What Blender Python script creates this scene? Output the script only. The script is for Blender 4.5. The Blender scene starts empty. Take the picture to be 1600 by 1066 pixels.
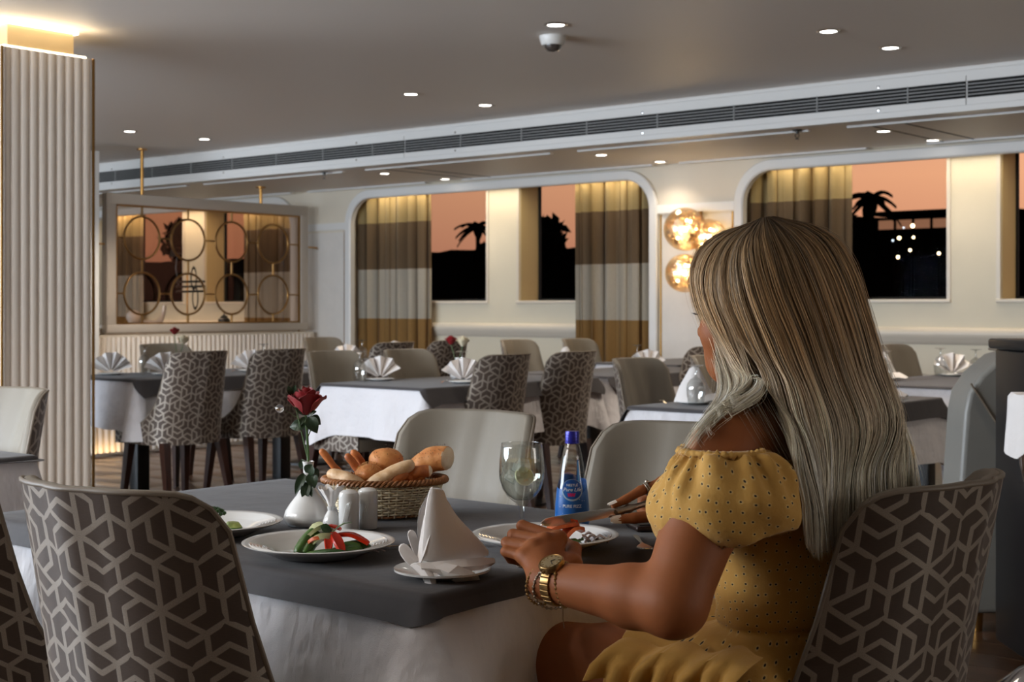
import bpy, bmesh, math, random
import numpy as np
from mathutils import Vector, Matrix, Euler, noise
random.seed(7); np.random.seed(7)
R = math.radians
PI = math.pi
SC = bpy.context.scene
COL = SC.collection

# ------------------------------------------------------------------ camera, world, lights, exposure
TH = R(40.1); CT, ST = math.cos(TH), math.sin(TH)
EYE = 1.175
cam = bpy.data.cameras.new('camera'); cam.lens = 50; cam.sensor_width = 36
cam.shift_y = -53.0 / 1600
cam.clip_start = 0.05; cam.clip_end = 500
cam.dof.use_dof = True; cam.dof.focus_distance = 2.35; cam.dof.aperture_fstop = 11
camo = bpy.data.objects.new('camera', cam); COL.objects.link(camo)
camo.location = (0, 0, EYE); camo.rotation_euler = (R(90), 0, TH)
SC.camera = camo
SC.view_settings.view_transform = 'Standard'; SC.view_settings.look = 'None'
SC.view_settings.gamma = 1; SC.view_settings.use_curve_mapping = False
SC.view_settings.exposure = 0.0
SC.cycles.use_denoising = True
SC.cycles.max_bounces = 8; SC.cycles.transparent_max_bounces = 24
SC.cycles.caustics_reflective = False; SC.cycles.caustics_refractive = False
SC.cycles.sample_clamp_indirect = 3.0

def W(px, py, t):
    """the world point t metres in front of the camera on the ray through a point of the photograph"""
    l = (px - 800) / 2222.2; u = (480 - py) / 2222.2
    return Vector(((CT * l - ST) * t, (ST * l + CT) * t, EYE + u * t))

wd = bpy.data.worlds.new('dusk'); SC.world = wd; wd.use_nodes = True
nt = wd.node_tree; nt.nodes.clear()
o_ = nt.nodes.new('ShaderNodeOutputWorld'); bg = nt.nodes.new('ShaderNodeBackground')
tc = nt.nodes.new('ShaderNodeTexCoord'); sx = nt.nodes.new('ShaderNodeSeparateXYZ'); cr = nt.nodes.new('ShaderNodeValToRGB')
nt.links.new(tc.outputs['Generated'], sx.inputs[0]); nt.links.new(sx.outputs['Z'], cr.inputs[0])
e = cr.color_ramp.elements
e[0].position = 0.0; e[0].color = (0.30, 0.12, 0.085, 1)
e[1].position = 1.0; e[1].color = (0.10, 0.11, 0.17, 1)
for p_, c_ in ((0.04, (0.44, 0.185, 0.105, 1)), (0.09, (0.57, 0.265, 0.14, 1)), (0.25, (0.45, 0.27, 0.2, 1)), (0.5, (0.2, 0.18, 0.22, 1))):
    q = e.new(p_); q.color = c_
nt.links.new(cr.outputs[0], bg.inputs['Color'])
mr_ = nt.nodes.new('ShaderNodeMapRange'); nt.links.new(sx.outputs['X'], mr_.inputs[0])   # the afterglow grows towards the sunset
for i_, v_ in ((1, -.85), (2, -.35), (3, .85), (4, 1.75)): mr_.inputs[i_].default_value = v_
nt.links.new(mr_.outputs[0], bg.inputs['Strength'])
nt.links.new(bg.outputs[0], o_.inputs[0])

def area(name, loc, rot, sx_, sy_, power, col, spread=180):
    l = bpy.data.lights.new(name, 'AREA'); l.shape = 'RECTANGLE'; l.size = sx_; l.size_y = sy_
    l.energy = power; l.color = col; l.spread = R(spread)
    o = bpy.data.objects.new(name, l); COL.objects.link(o); o.location = loc; o.rotation_euler = rot
    return o
COOL = (0.74, 0.86, 1.0); WARM = (1.0, 0.80, 0.56)
# assumed dusk light from the unseen far and stern sides, plus an added foreground fill
area('assumed_far_daylight', (-9.2, -1.4, 1.55), (R(103), 0, 0), 9.6, 1.3, 860, COOL)  # assumed cool daylight, an area light inside the room, no window built there
area('foreground_fill', (-4.8, -2.0, 2.2), (R(66), 0, 0), 3.6, 1.0, 150, (0.97, 0.95, 0.93))  # added fill light behind the camera for the foreground, no window there
area('assumed_stern_light', (3.6, 3.6, 1.6), (R(90), 0, R(90)), 3.2, 1.3, 42, (1.0, 0.93, 0.86))  # assumed weaker side light, warm tinted, no window built there either
# ------------------------------------------------------------------ helpers
def put(o, parent=None, kind=None):
    COL.objects.link(o)
    if parent is not None: o.parent = parent
    if kind: o['kind'] = kind
    return o
def tag(o, label, cat, group=None):
    o['label'] = label; o['category'] = cat
    if group: o['group'] = group
    return o
def thing(name, label, cat, loc=(0, 0, 0), rz=0.0, group=None):
    o = bpy.data.objects.new(name, None); COL.objects.link(o); o.empty_display_size = .05
    o.location = loc; o.rotation_euler = (0, 0, rz)
    return tag(o, label, cat, group)
def dup(root, loc=None, rz=None, label=None, parent=None, only=None):
    r = root.copy(); COL.objects.link(r)
    if parent is not None: r.parent = parent
    if loc is not None: r.location = loc
    if rz is not None: r.rotation_euler = (0, 0, rz)
    if label: r['label'] = label
    for ch in list(root.children):
        dup(ch, parent=r)
    return r
class MB:
    """collects shapes and links them as ONE mesh object"""
    def __init__(s): s.v = []; s.f = []; s.uv = None
    def add(s, vs, fs):
        b = len(s.v); s.v.extend([tuple(v) for v in vs]); s.f.extend([tuple(i + b for i in f) for f in fs]); return s
    def box(s, c, d, rot=None, bev=0.0):
        x, y, z = d[0] / 2, d[1] / 2, d[2] / 2
        if bev <= 0:
            vs = [(-x, -y, -z), (x, -y, -z), (x, y, -z), (-x, y, -z), (-x, -y, z), (x, -y, z), (x, y, z), (-x, y, z)]
            fs = [(0, 3, 2, 1), (4, 5, 6, 7), (0, 1, 5, 4), (1, 2, 6, 5), (2, 3, 7, 6), (3, 0, 4, 7)]
        else:
            bm = bmesh.new(); bmesh.ops.create_cube(bm, size=1)
            for v in bm.verts: v.co = Vector((v.co.x * d[0], v.co.y * d[1], v.co.z * d[2]))
            bmesh.ops.bevel(bm, geom=bm.edges[:], offset=bev, segments=3, profile=.5, affect='EDGES')
            bm.verts.index_update()
            vs = [v.co.copy() for v in bm.verts]; fs = [[v.index for v in f.verts] for f in bm.faces]; bm.free()
        m = rot.to_matrix() if isinstance(rot, Euler) else (rot if rot is not None else Matrix.Identity(3))
        c = Vector(c)
        return s.add([m @ Vector(v) + c for v in vs], fs)
    def tube(s, pts, r, n=10, cap=True, flat=1.0):
        pts = [Vector(p) for p in pts]
        rs = r if isinstance(r, (list, tuple)) else [r] * len(pts)
        prev = None; vs = []; fs = []
        for i, p in enumerate(pts):
            t = (pts[min(i + 1, len(pts) - 1)] - pts[max(i - 1, 0)])
            t = t.normalized() if t.length > 1e-9 else Vector((0, 0, 1))
            if prev is None:
                a = Vector((0, 0, 1)) if abs(t.z) < .9 else Vector((1, 0, 0))
                u = t.cross(a).normalized()
            else:
                u = (prev - t * prev.dot(t)).normalized()
            prev = u; w = t.cross(u)
            for k in range(n):
                a = 2 * PI * k / n
                vs.append(p + u * (math.cos(a) * rs[i]) + w * (math.sin(a) * rs[i] * flat))
        for i in range(len(pts) - 1):
            for k in range(n):
                a, b = i * n + k, i * n + (k + 1) % n
                fs.append((a, b, b + n, a + n))
        if cap:
            fs.append(tuple(range(n))[::-1]); fs.append(tuple(range((len(pts) - 1) * n, len(pts) * n)))
        return s.add(vs, fs)
    def lathe(s, prof, n=32, c=(0, 0, 0), sx=1.0, sy=1.0, close=False):
        vs = []; fs = []
        for r, z in prof:
            for k in range(n):
                a = 2 * PI * k / n
                vs.append((c[0] + r * math.cos(a) * sx, c[1] + r * math.sin(a) * sy, c[2] + z))
        m = len(prof)
        for i in range(m - 1 + (1 if close else 0)):
            for k in range(n):
                a, b = i * n + k, i * n + (k + 1) % n
                j = ((i + 1) % m) * n
                fs.append((a, b, j + (k + 1) % n, j + k))
        if not close:
            if prof[0][0] > 1e-6: fs.append(tuple(range(n))[::-1])
            if prof[-1][0] > 1e-6: fs.append(tuple(range((m - 1) * n, m * n)))
        return s.add(vs, fs)
    def torus(s, c, R_, r, n=32, k=8, rot=None, sx=1, sy=1):
        m = rot if rot is not None else Matrix.Identity(3); c = Vector(c); vs = []; fs = []
        for i in range(n):
            a = 2 * PI * i / n
            for j in range(k):
                b = 2 * PI * j / k
                rr = R_ + r * math.cos(b)
                vs.append(m @ Vector((rr * math.cos(a) * sx, rr * math.sin(a) * sy, r * math.sin(b))) + c)
        for i in range(n):
            for j in range(k):
                fs.append((i * k + j, ((i + 1) % n) * k + j, ((i + 1) % n) * k + (j + 1) % k, i * k + (j + 1) % k))
        return s.add(vs, fs)
    def grid(s, P, closeu=False, thick=0.0):
        """P[i][j] points; with thick>0 a closed sheet of that thickness"""
        nu, nv = len(P), len(P[0])
        P = [[Vector(p) for p in row] for row in P]
        vs = [p for row in P for p in row]; fs = []
        iu = nu if closeu else nu - 1
        for i in range(iu):
            for j in range(nv - 1):
                a = i * nv + j; b = ((i + 1) % nu) * nv + j
                fs.append((a, b, b + 1, a + 1))
        if thick <= 0: return s.add(vs, fs)
        off = nu * nv; lo = []
        for i in range(nu):
            for j in range(nv):
                du = P[(i + 1) % nu if closeu else min(i + 1, nu - 1)][j] - P[(i - 1) % nu if closeu else max(i - 1, 0)][j]
                dv = P[i][min(j + 1, nv - 1)] - P[i][max(j - 1, 0)]
                nn = du.cross(dv); nn = nn.normalized() if nn.length > 1e-12 else Vector((0, 0, 1))
                lo.append(P[i][j] - nn * thick)
        f2 = [tuple(i + off for i in f[::-1]) for f in fs]
        side = []
        for i in range(iu):
            a, b = i * nv, ((i + 1) % nu) * nv
            side.append((a, a + off, b + off, b)); a += nv - 1; b += nv - 1
            side.append((a, b, b + off, a + off))
        if not closeu:
            for j in range(nv - 1):
                side.append((j, j + 1, j + 1 + off, j + off)); a = (nu - 1) * nv + j
                side.append((a, a + off, a + 1 + off, a + 1))
        return s.add(vs + lo, fs + f2 + side)
    def build(s, name, mat, parent=None, kind=None, smooth=40, sub=0, loc=None):
        me = bpy.data.meshes.new(name); me.from_pydata([tuple(v) for v in s.v], [], s.f)
        me.materials.append(mat)
        if s.uv is not None:
            ul = me.uv_layers.new(name='pattern')
            li = np.empty(len(me.loops), np.int32); me.loops.foreach_get('vertex_index', li)
            ul.data.foreach_set('uv', np.asarray(s.uv, np.float32)[li].ravel())
        if smooth:
            me.polygons.foreach_set('use_smooth', [True] * len(me.polygons)); me.set_sharp_from_angle(angle=R(smooth))
        me.update()
        o = bpy.data.objects.new(name, me); put(o, parent, kind)
        if loc is not None: o.location = loc
        if sub:
            m = o.modifiers.new('sub', 'SUBSURF'); m.levels = sub; m.render_levels = sub
        return o
def cr_spline(P, n):
    """n points along a Catmull-Rom curve through P"""
    P = [Vector(p) for p in P]; out = []; m = len(P) - 1
    for i in range(n):
        x = i / (n - 1) * m; k = min(int(x), m - 1); f = x - k
        a, b, c, d = P[max(k - 1, 0)], P[k], P[k + 1], P[min(k + 2, m)]
        out.append(.5 * ((2 * b) + (c - a) * f + (2 * a - 5 * b + 4 * c - d) * f * f + (3 * b - a - 3 * c + d) * f ** 3))
    return out
def lerp(a, b, t): return a + (b - a) * t
def sstep(a, b, x):
    t = max(0, min(1, (x - a) / (b - a))); return t * t * (3 - 2 * t)
def interp(x, xs, ys): return float(np.interp(x, xs, ys))

# ------------------------------------------------------------------ materials
def srgb(r, g, b):
    f = lambda c: c / 255 / 12.92 if c / 255 <= .04045 else ((c / 255 + .055) / 1.055) ** 2.4
    return (f(r), f(g), f(b), 1)
class Nd:
    """tiny wrapper to chain math nodes"""
    def __init__(s, nt): s.nt = nt
    def n(s, t, **k):
        x = s.nt.nodes.new(t)
        for a, b in k.items(): setattr(x, a, b)
        return x
    def link(s, a, b): s.nt.links.new(a, b)
    def m(s, op, a, b=None, c=None):
        x = s.n('ShaderNodeMath', operation=op)
        for i, v in enumerate((a, b, c)):
            if v is None: continue
            if isinstance(v, (int, float)): x.inputs[i].default_value = v
            else: s.link(v, x.inputs[i])
        return x.outputs[0]
    def v(s, op, a, b=None, sc=None):
        x = s.n('ShaderNodeVectorMath', operation=op)
        for i, q in enumerate((a, b)):
            if q is None: continue
            if isinstance(q, (tuple, list)): x.inputs[i].default_value = q
            else: s.link(q, x.inputs[i])
        if sc is not None:
            if isinstance(sc, (int, float)): x.inputs['Scale'].default_value = sc
            else: s.link(sc, x.inputs['Scale'])
        return x.outputs['Value'] if op in ('DOT_PRODUCT', 'LENGTH', 'DISTANCE') else x.outputs['Vector']
    def mix(s, f, a, b):
        x = s.n('ShaderNodeMix', data_type='RGBA')
        if isinstance(f, (int, float)): x.inputs[0].default_value = f
        else: s.link(f, x.inputs[0])
        for i, q in ((6, a), (7, b)):
            if isinstance(q, (tuple, list)): x.inputs[i].default_value = q
            else: s.link(q, x.inputs[i])
        return x.outputs[2]
    def noise(s, vec, scale, detail=3, rough=.5):
        x = s.n('ShaderNodeTexNoise'); x.inputs['Scale'].default_value = scale; x.inputs['Detail'].default_value = detail
        x.inputs['Roughness'].default_value = rough
        if vec is not None: s.link(vec, x.inputs['Vector'])
        return x.outputs['Fac']
    def bump(s, h, strength, dist=.01):
        x = s.n('ShaderNodeBump'); x.inputs['Strength'].default_value = strength; x.inputs['Distance'].default_value = dist
        s.link(h, x.inputs['Height']); return x.outputs[0]
    def obj(s): return s.n('ShaderNodeTexCoord').outputs['Object']
    def geo(s): return s.n('ShaderNodeNewGeometry').outputs['Position']
def mat(name, col, rough=.5, metal=0, bump=0, bscale=60, coat=0, sheen=0, trans=0, var=0, vscale=8, ior=1.5, emit=None, es=0, sss=0, aniso=0, stretch=None, spec=None):
    m = bpy.data.materials.new(name); m.use_nodes = True
    nt = m.node_tree; b = nt.nodes['Principled BSDF']; N = Nd(nt); m['n'] = 1
    b.inputs['Base Color'].default_value = col; b.inputs['Roughness'].default_value = rough
    b.inputs['Metallic'].default_value = metal; b.inputs['Coat Weight'].default_value = coat
    b.inputs['Sheen Weight'].default_value = sheen; b.inputs['Transmission Weight'].default_value = trans
    b.inputs['IOR'].default_value = ior
    if spec is not None: b.inputs['Specular IOR Level'].default_value = spec
    if sss: b.inputs['Subsurface Weight'].default_value = sss; b.inputs['Subsurface Radius'].default_value = (.012, .005, .003)
    if emit: b.inputs['Emission Color'].default_value = emit; b.inputs['Emission Strength'].default_value = es
    vec = None
    if bump or var:
        vec = N.obj()
        if stretch: vec = N.v('MULTIPLY', vec, stretch)
    if bump: N.link(N.bump(N.noise(vec, bscale, 4, .6), bump, .004), b.inputs['Normal'])
    if var:
        f = N.noise(vec, vscale, 4, .55)
        f = N.m('MULTIPLY_ADD', f, 2.2, -.6)
        c2 = tuple(x * (1 - var) for x in col[:3]) + (1,)
        x = N.mix(f, c2, col); nt.nodes[-1].clamp_factor = True
        N.link(x, b.inputs['Base Color'])
    return m
def pattern_fabric(name, ground, line, L=.067, lw=.062):
    m = bpy.data.materials.new(name); m.use_nodes = True
    nt = m.node_tree; b = nt.nodes['Principled BSDF']; N = Nd(nt)
    uvn = N.n('ShaderNodeUVMap'); uvn.uv_map = 'pattern'
    p = N.v('SCALE', uvn.outputs[0], sc=1 / L)
    sp = N.n('ShaderNodeSeparateXYZ'); N.link(p, sp.inputs[0]); x, y = sp.outputs[0], sp.outputs[1]
    a1 = (1.73205, -1.5, 0); a2 = (2.16506, .75, 0); det = a1[0] * a2[1] - a1[1] * a2[0]
    i0 = N.m('FLOOR', N.m('ADD', N.m('MULTIPLY', x, a2[1] / det), N.m('MULTIPLY', y, -a2[0] / det)))
    j0 = N.m('FLOOR', N.m('ADD', N.m('MULTIPLY', x, -a1[1] / det), N.m('MULTIPLY', y, a1[0] / det)))
    def comb(s, t):
        c = N.n('ShaderNodeCombineXYZ'); N.link(s, c.inputs[0]); N.link(t, c.inputs[1]); return c.outputs[0]
    ox = N.m('ADD', N.m('MULTIPLY', i0, a1[0]), N.m('MULTIPLY', j0, a2[0]))
    oy = N.m('ADD', N.m('MULTIPLY', i0, a1[1]), N.m('MULTIPLY', j0, a2[1]))
    r0 = N.v('SUBTRACT', comb(x, y), comb(ox, oy))
    cur = r0; cd = N.v('LENGTH', r0)
    for off in (a1, a2, (a1[0] + a2[0], a1[1] + a2[1], 0)):
        r = N.v('SUBTRACT', r0, off); d = N.v('LENGTH', r)
        less = N.m('LESS_THAN', d, cd)
        mx = N.n('ShaderNodeMix', data_type='VECTOR'); N.link(less, mx.inputs[0]); N.link(cur, mx.inputs[4]); N.link(r, mx.inputs[5])
        cur = mx.outputs[1]; cd = N.m('MINIMUM', d, cd)
    s2 = N.n('ShaderNodeSeparateXYZ'); N.link(cur, s2.inputs[0])
    th = N.m('SUBTRACT', N.m('ARCTAN2', s2.outputs[1], s2.outputs[0]), PI / 6)
    k = N.m('FLOOR', N.m('DIVIDE', th, PI / 3))
    ang = N.m('MULTIPLY_ADD', k, -PI / 3, -PI / 6)
    vr = N.n('ShaderNodeVectorRotate', rotation_type='Z_AXIS'); N.link(cur, vr.inputs['Vector']); N.link(ang, vr.inputs['Angle'])
    q = vr.outputs[0]; h = .8660254
    dmin = None
    for A, B in (((0, 0), (1, 0)), ((0, 0), (.5, h)), ((.5, 0), (.75, h / 2)), ((.75, h / 2), (.5, h)), ((1, 0), (1.25, h / 2)), ((.5, h), (1.0, h))):
        A = A + (0,); BA = (B[0] - A[0], B[1] - A[1], 0); l2 = BA[0] ** 2 + BA[1] ** 2
        qa = N.v('SUBTRACT', q, A)
        hh = N.m('MULTIPLY', N.v('DOT_PRODUCT', qa, BA), 1 / l2); nt.nodes[-1].use_clamp = True
        vs = N.n('ShaderNodeVectorMath', operation='SCALE'); vs.inputs[0].default_value = BA; N.link(hh, vs.inputs['Scale'])
        d = N.v('LENGTH', N.v('SUBTRACT', qa, vs.outputs[0]))
        dmin = d if dmin is None else N.m('MINIMUM', dmin, d)
    mr = N.n('ShaderNodeMapRange'); mr.inputs[1].default_value = lw - .008; mr.inputs[2].default_value = lw + .008
    mr.inputs[3].default_value = 1; mr.inputs[4].default_value = 0; N.link(dmin, mr.inputs[0])
    f = mr.outputs[0]
    weave = N.noise(N.v('MULTIPLY', uvn.outputs[0], (90, 900, 1)), 1.0, 2, .6)
    grain = N.noise(N.v('SCALE', uvn.outputs[0], sc=700), 1.0, 1, .5)
    g = N.mix(weave, tuple(c * .72 for c in ground[:3]) + (1,), tuple(min(1, c * 1.25) for c in ground[:3]) + (1,))
    l = N.mix(grain, tuple(c * .6 for c in line[:3]) + (1,), tuple(min(1, c * 1.35) for c in line[:3]) + (1,))
    N.link(N.mix(f, g, l), b.inputs['Base Color'])
    N.link(N.m('MULTIPLY', f, .45), b.inputs['Metallic'])
    b.inputs['Roughness'].default_value = .42
    N.link(N.m('MULTIPLY_ADD', f, .35, .3), b.inputs['Sheen Weight']); b.inputs['Sheen Roughness'].default_value = .35
    N.link(N.m('MULTIPLY_ADD', f, .3, .3), b.inputs['Specular IOR Level'])
    N.link(N.bump(N.m('ADD', N.m('MULTIPLY', f, .6), N.m('MULTIPLY', grain, .5)), .35, .0008), b.inputs['Normal'])
    return m
def curtain_mat(name):
    m = bpy.data.materials.new(name); m.use_nodes = True
    nt = m.node_tree; b = nt.nodes['Principled BSDF']; N = Nd(nt)
    z = N.n('ShaderNodeSeparateXYZ'); N.link(N.geo(), z.inputs[0])
    rp = N.n('ShaderNodeValToRGB'); rp.color_ramp.interpolation = 'CONSTANT'
    N.link(N.m('DIVIDE', z.outputs[2], 2.5), rp.inputs[0])
    E = rp.color_ramp.elements
    E[0].position = 0; E[0].color = srgb(156, 116, 58)
    E[1].position = 1.05 / 2.5; E[1].color = srgb(196, 186, 168)
    q = E.new(1.57 / 2.5); q.color = srgb(114, 90, 60)
    q = E.new(2.06 / 2.5); q.color = srgb(182, 158, 106)
    wv = N.noise(N.v('MULTIPLY', N.geo(), (300, 300, 40)), 1.0, 2, .5)
    c = N.mix(wv, (0, 0, 0, 1), rp.outputs[0]); 
    c = N.mix(.72, c, rp.outputs[0])
    N.link(c, b.inputs['Base Color']); b.inputs['Roughness'].default_value = .8; b.inputs['Sheen Weight'].default_value = .2
    tl = N.n('ShaderNodeBsdfTranslucent'); N.link(c, tl.inputs[0])
    tp = N.n('ShaderNodeBsdfTransparent'); N.link(N.mix(.55, c, (1, 1, 1, 1)), tp.inputs[0])
    m1 = N.n('ShaderNodeMixShader'); m1.inputs[0].default_value = .25; N.link(b.outputs[0], m1.inputs[1]); N.link(tl.outputs[0], m1.inputs[2])
    m2 = N.n('ShaderNodeMixShader'); m2.inputs[0].default_value = .16; N.link(m1.outputs[0], m2.inputs[1]); N.link(tp.outputs[0], m2.inputs[2])
    N.link(m2.outputs[0], nt.nodes['Material Output'].inputs[0])
    return m
def thin_glass(name, tint=(1, 1, 1, 1), rough=0.0, refl=.08):
    m = bpy.data.materials.new(name); m.use_nodes = True
    nt = m.node_tree; nt.nodes.remove(nt.nodes['Principled BSDF']); N = Nd(nt)
    tp = N.n('ShaderNodeBsdfTransparent'); tp.inputs[0].default_value = tint
    gl = N.n('ShaderNodeBsdfGlossy'); gl.inputs['Roughness'].default_value = rough
    ge = N.n('ShaderNodeNewGeometry'); cs = N.m('ABSOLUTE', N.v('DOT_PRODUCT', ge.outputs['Normal'], ge.outputs['Incoming']))
    fr = N.m('MULTIPLY_ADD', N.m('POWER', N.m('SUBTRACT', 1.0, cs), 4.0), min(.8, refl * 12), refl)
    mx = N.n('ShaderNodeMixShader'); N.link(fr, mx.inputs[0])
    N.link(tp.outputs[0], mx.inputs[1]); N.link(gl.outputs[0], mx.inputs[2])
    N.link(mx.outputs[0], nt.nodes['Material Output'].inputs[0]); return m
def dots_mat(name, col):
    """cotton with scattered pin-prick eyelets"""
    m = bpy.data.materials.new(name); m.use_nodes = True
    nt = m.node_tree; b = nt.nodes['Principled BSDF']; N = Nd(nt)
    v = N.obj(); uvn = N.n('ShaderNodeUVMap'); uvn.uv_map = 'pattern'
    vo = N.n('ShaderNodeTexVoronoi'); vo.voronoi_dimensions = '2D'; vo.inputs['Scale'].default_value = 66; vo.inputs['Randomness'].default_value = .6; N.link(uvn.outputs[0], vo.inputs['Vector'])
    mr = N.n('ShaderNodeMapRange'); mr.inputs[1].default_value = .075; mr.inputs[2].default_value = .11; mr.inputs[3].default_value = 1; mr.inputs[4].default_value = 0
    N.link(vo.outputs['Distance'], mr.inputs[0])
    ring = N.n('ShaderNodeMapRange'); ring.inputs[1].default_value = .12; ring.inputs[2].default_value = .24; ring.inputs[3].default_value = 1; ring.inputs[4].default_value = 0
    N.link(vo.outputs['Distance'], ring.inputs[0])
    n1 = N.noise(v, 9, 4, .6)
    c = N.mix(n1, tuple(x * .86 for x in col[:3]) + (1,), tuple(x * 1.1 for x in col[:3]) + (1,))
    c = N.mix(N.m('MULTIPLY', ring.outputs[0], .3), c, srgb(236, 214, 150))
    c = N.mix(mr.outputs[0], c, srgb(34, 22, 10))
    N.link(c, b.inputs['Base Color']); b.inputs['Roughness'].default_value = .85; b.inputs['Sheen Weight'].default_value = .15
    hh = N.m('ADD', N.m('MULTIPLY', N.noise(v, 26, 4, .6), 1.0), N.m('MULTIPLY', mr.outputs[0], -.5))
    N.link(N.bump(hh, .5, .006), b.inputs['Normal'])
    return m
def wood_mat(name, a, b_, scale=6, rough=.4, coat=.2, axis=(1, 12, 12)):
    m = bpy.data.materials.new(name); m.use_nodes = True
    nt = m.node_tree; b = nt.nodes['Principled BSDF']; N = Nd(nt)
    f = N.noise(N.v('MULTIPLY', N.geo(), axis), scale, 5, .65)
    rp = N.n('ShaderNodeMapRange'); rp.inputs[1].default_value = .3; rp.inputs[2].default_value = .7; N.link(f, rp.inputs[0])
    N.link(N.mix(rp.outputs[0], a, b_), b.inputs['Base Color'])
    b.inputs['Roughness'].default_value = rough; b.inputs['Coat Weight'].default_value = coat
    N.link(N.bump(f, .15, .002), b.inputs['Normal']); return m
def hair_mat(name):
    m = bpy.data.materials.new(name); m.use_nodes = True
    nt = m.node_tree; b = nt.nodes['Principled BSDF']; N = Nd(nt)
    a = N.n('ShaderNodeAttribute'); a.attribute_name = 'dye'
    N.link(a.outputs['Color'], b.inputs['Base Color'])
    b.inputs['Roughness'].default_value = .5; b.inputs['Specular IOR Level'].default_value = .22
    return m
def cloth_mat(name, col, bump=.35, wrinkle=14, rough=.9, var=.12, dist=.006):
    m = bpy.data.materials.new(name); m.use_nodes = True
    nt = m.node_tree; b = nt.nodes['Principled BSDF']; N = Nd(nt)
    v = N.obj(); n1 = N.noise(v, wrinkle, 3, .5); n2 = N.noise(v, 900, 1, .5)
    c = N.mix(N.noise(v, 3, 4, .6), tuple(x * (1 - var) for x in col[:3]) + (1,), tuple(min(1, x * (1 + var)) for x in col[:3]) + (1,))
    N.link(c, b.inputs['Base Color']); b.inputs['Roughness'].default_value = rough; b.inputs['Sheen Weight'].default_value = .12
    n3 = N.noise(N.v('MULTIPLY', v, (1, 1, .35)), wrinkle * 2.6, 3, .6)
    N.link(N.bump(N.m('ADD', N.m('MULTIPLY_ADD', n3, .35, n1), N.m('MULTIPLY', n2, .03)), bump, dist), b.inputs['Normal']); return m

M = {}
M['ceiling'] = mat('ceiling_paint', srgb(222, 214, 204), .5, bump=.02, bscale=3)
M['white'] = mat('white_paint', srgb(214, 212, 208), .4, bump=.03, bscale=90)
M['wall'] = mat('cream_wall', srgb(212, 202, 184), .55, bump=.06, bscale=35, var=.05, vscale=3)
M['wall_warm'] = mat('warm_cream_wall', srgb(212, 202, 179), .55, bump=.05, bscale=35, var=.04, vscale=3)
M['panel'] = mat('textured_panel', srgb(214, 208, 200), .6, bump=.25, bscale=18, var=.06)
M['cream'] = mat('cream_lacquer', srgb(206, 196, 180), .38)
M['flute'] = mat('fluted_cream', srgb(216, 206, 194), .45)
M['grey_frame'] = mat('grey_lacquer', srgb(176, 166, 154), .4)
M['jamb'] = mat('olive_jamb', srgb(186, 168, 124), .6)
M['black'] = mat('vent_black', (.004, .004, .004, 1), .9)
M['blackwood'] = mat('black_lacquer', (.006, .006, .0065, 1), .35)
M['brass'] = mat('brushed_brass', srgb(196, 148, 84), .28, 1, bump=.04, bscale=200)
M['bronze'] = mat('bronze_ring', srgb(150, 116, 72), .34, 1)
M['goldtrim'] = mat('gold_trim', srgb(150, 112, 60), .35, .9)
M['chrome'] = mat('chrome', (.75, .75, .76, 1), .12, 1)
M['steel'] = mat('cutlery_steel', (.72, .70, .67, 1), .16, 1)
M['oldsilver'] = mat('aged_silver', (.34, .28, .22, 1), .3, 1, bump=.3, bscale=300)
M['plank'] = wood_mat('floor_oak', srgb(92, 62, 40), srgb(60, 40, 27), 2.2, .3, .3, (1.2, 14, 14))
M['floor'] = mat('floor_joint', (.012, .009, .007, 1), .6)
M['darkwood'] = wood_mat('mahogany_leg', srgb(58, 30, 20), srgb(34, 17, 12), 9, .32, .4, (9, 9, 1))
M['leather'] = mat('greige_leather', srgb(124, 116, 103), .5, spec=.35, bump=.10, bscale=420, var=.05, vscale=5)
M['leather_dark'] = mat('grey_booth_leather', srgb(128, 126, 120), .42, bump=.10, bscale=300, var=.08)
M['fabric'] = pattern_fabric('lattice_fabric', srgb(74, 62, 54), srgb(150, 140, 128))
M['piping'] = mat('piping', srgb(110, 98, 84), .5)
M['cloth_white'] = cloth_mat('white_linen', srgb(208, 205, 207), .6, 7, .85, .04, .05)
M['cloth_dark'] = cloth_mat('charcoal_overlay', srgb(54, 50, 52), .4, 7, .75, .06, .012)
M['napkin'] = cloth_mat('napkin_linen', srgb(226, 220, 216), .3, 22, .9, .03, .008)
M['china'] = mat('white_china', srgb(226, 226, 224), .09, coat=.5, bump=.0)
M['glass'] = mat('clear_glass', (1, 1, 1, 1), .0, trans=1.0, ior=1.45)
M['thin'] = thin_glass('thin_glass', (.965, .97, .965, 1), .0, .06)
M['slat'] = mat('grille_slat', srgb(140, 140, 138), .5)  # white slats greyed, their shade put into the colour
M['goblet'] = thin_glass('goblet_glass', (.94, .95, .94, 1), .0, .10)
M['sparkle'] = thin_glass('cut_goblet_glass', (.9, .91, .9, 1), .02, .22)
M['pane'] = thin_glass('window_pane', (.93, .94, .95, 1), .0, .0001)
M['bronze_pane'] = thin_glass('bronze_pane', (.88, .80, .74, 1), .0, .025)
M['curtain'] = curtain_mat('banded_sheer')
M['skin'] = mat('skin', srgb(146, 86, 48), .55, spec=.25, sss=.12, bump=.06, bscale=260, var=.06, vscale=14)
M['nail'] = mat('nail_polish', srgb(226, 214, 200), .12, coat=.6)
M['lip'] = mat('lip', srgb(160, 84, 74), .35)
M['eye'] = mat('eye', srgb(230, 226, 220), .1, coat=1)
M['lash'] = mat('lash', (.01, .008, .007, 1), .6)
M['dress'] = dots_mat('mustard_eyelet_cotton', srgb(190, 144, 66))
M['hair'] = hair_mat('balayage_hair')
M['rose'] = mat('rose_petal', srgb(150, 8, 18), .55, sheen=.1, var=.35, vscale=40)
M['whiterose'] = mat('white_petal', srgb(232, 220, 190), .6, var=.12, vscale=40)
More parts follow.
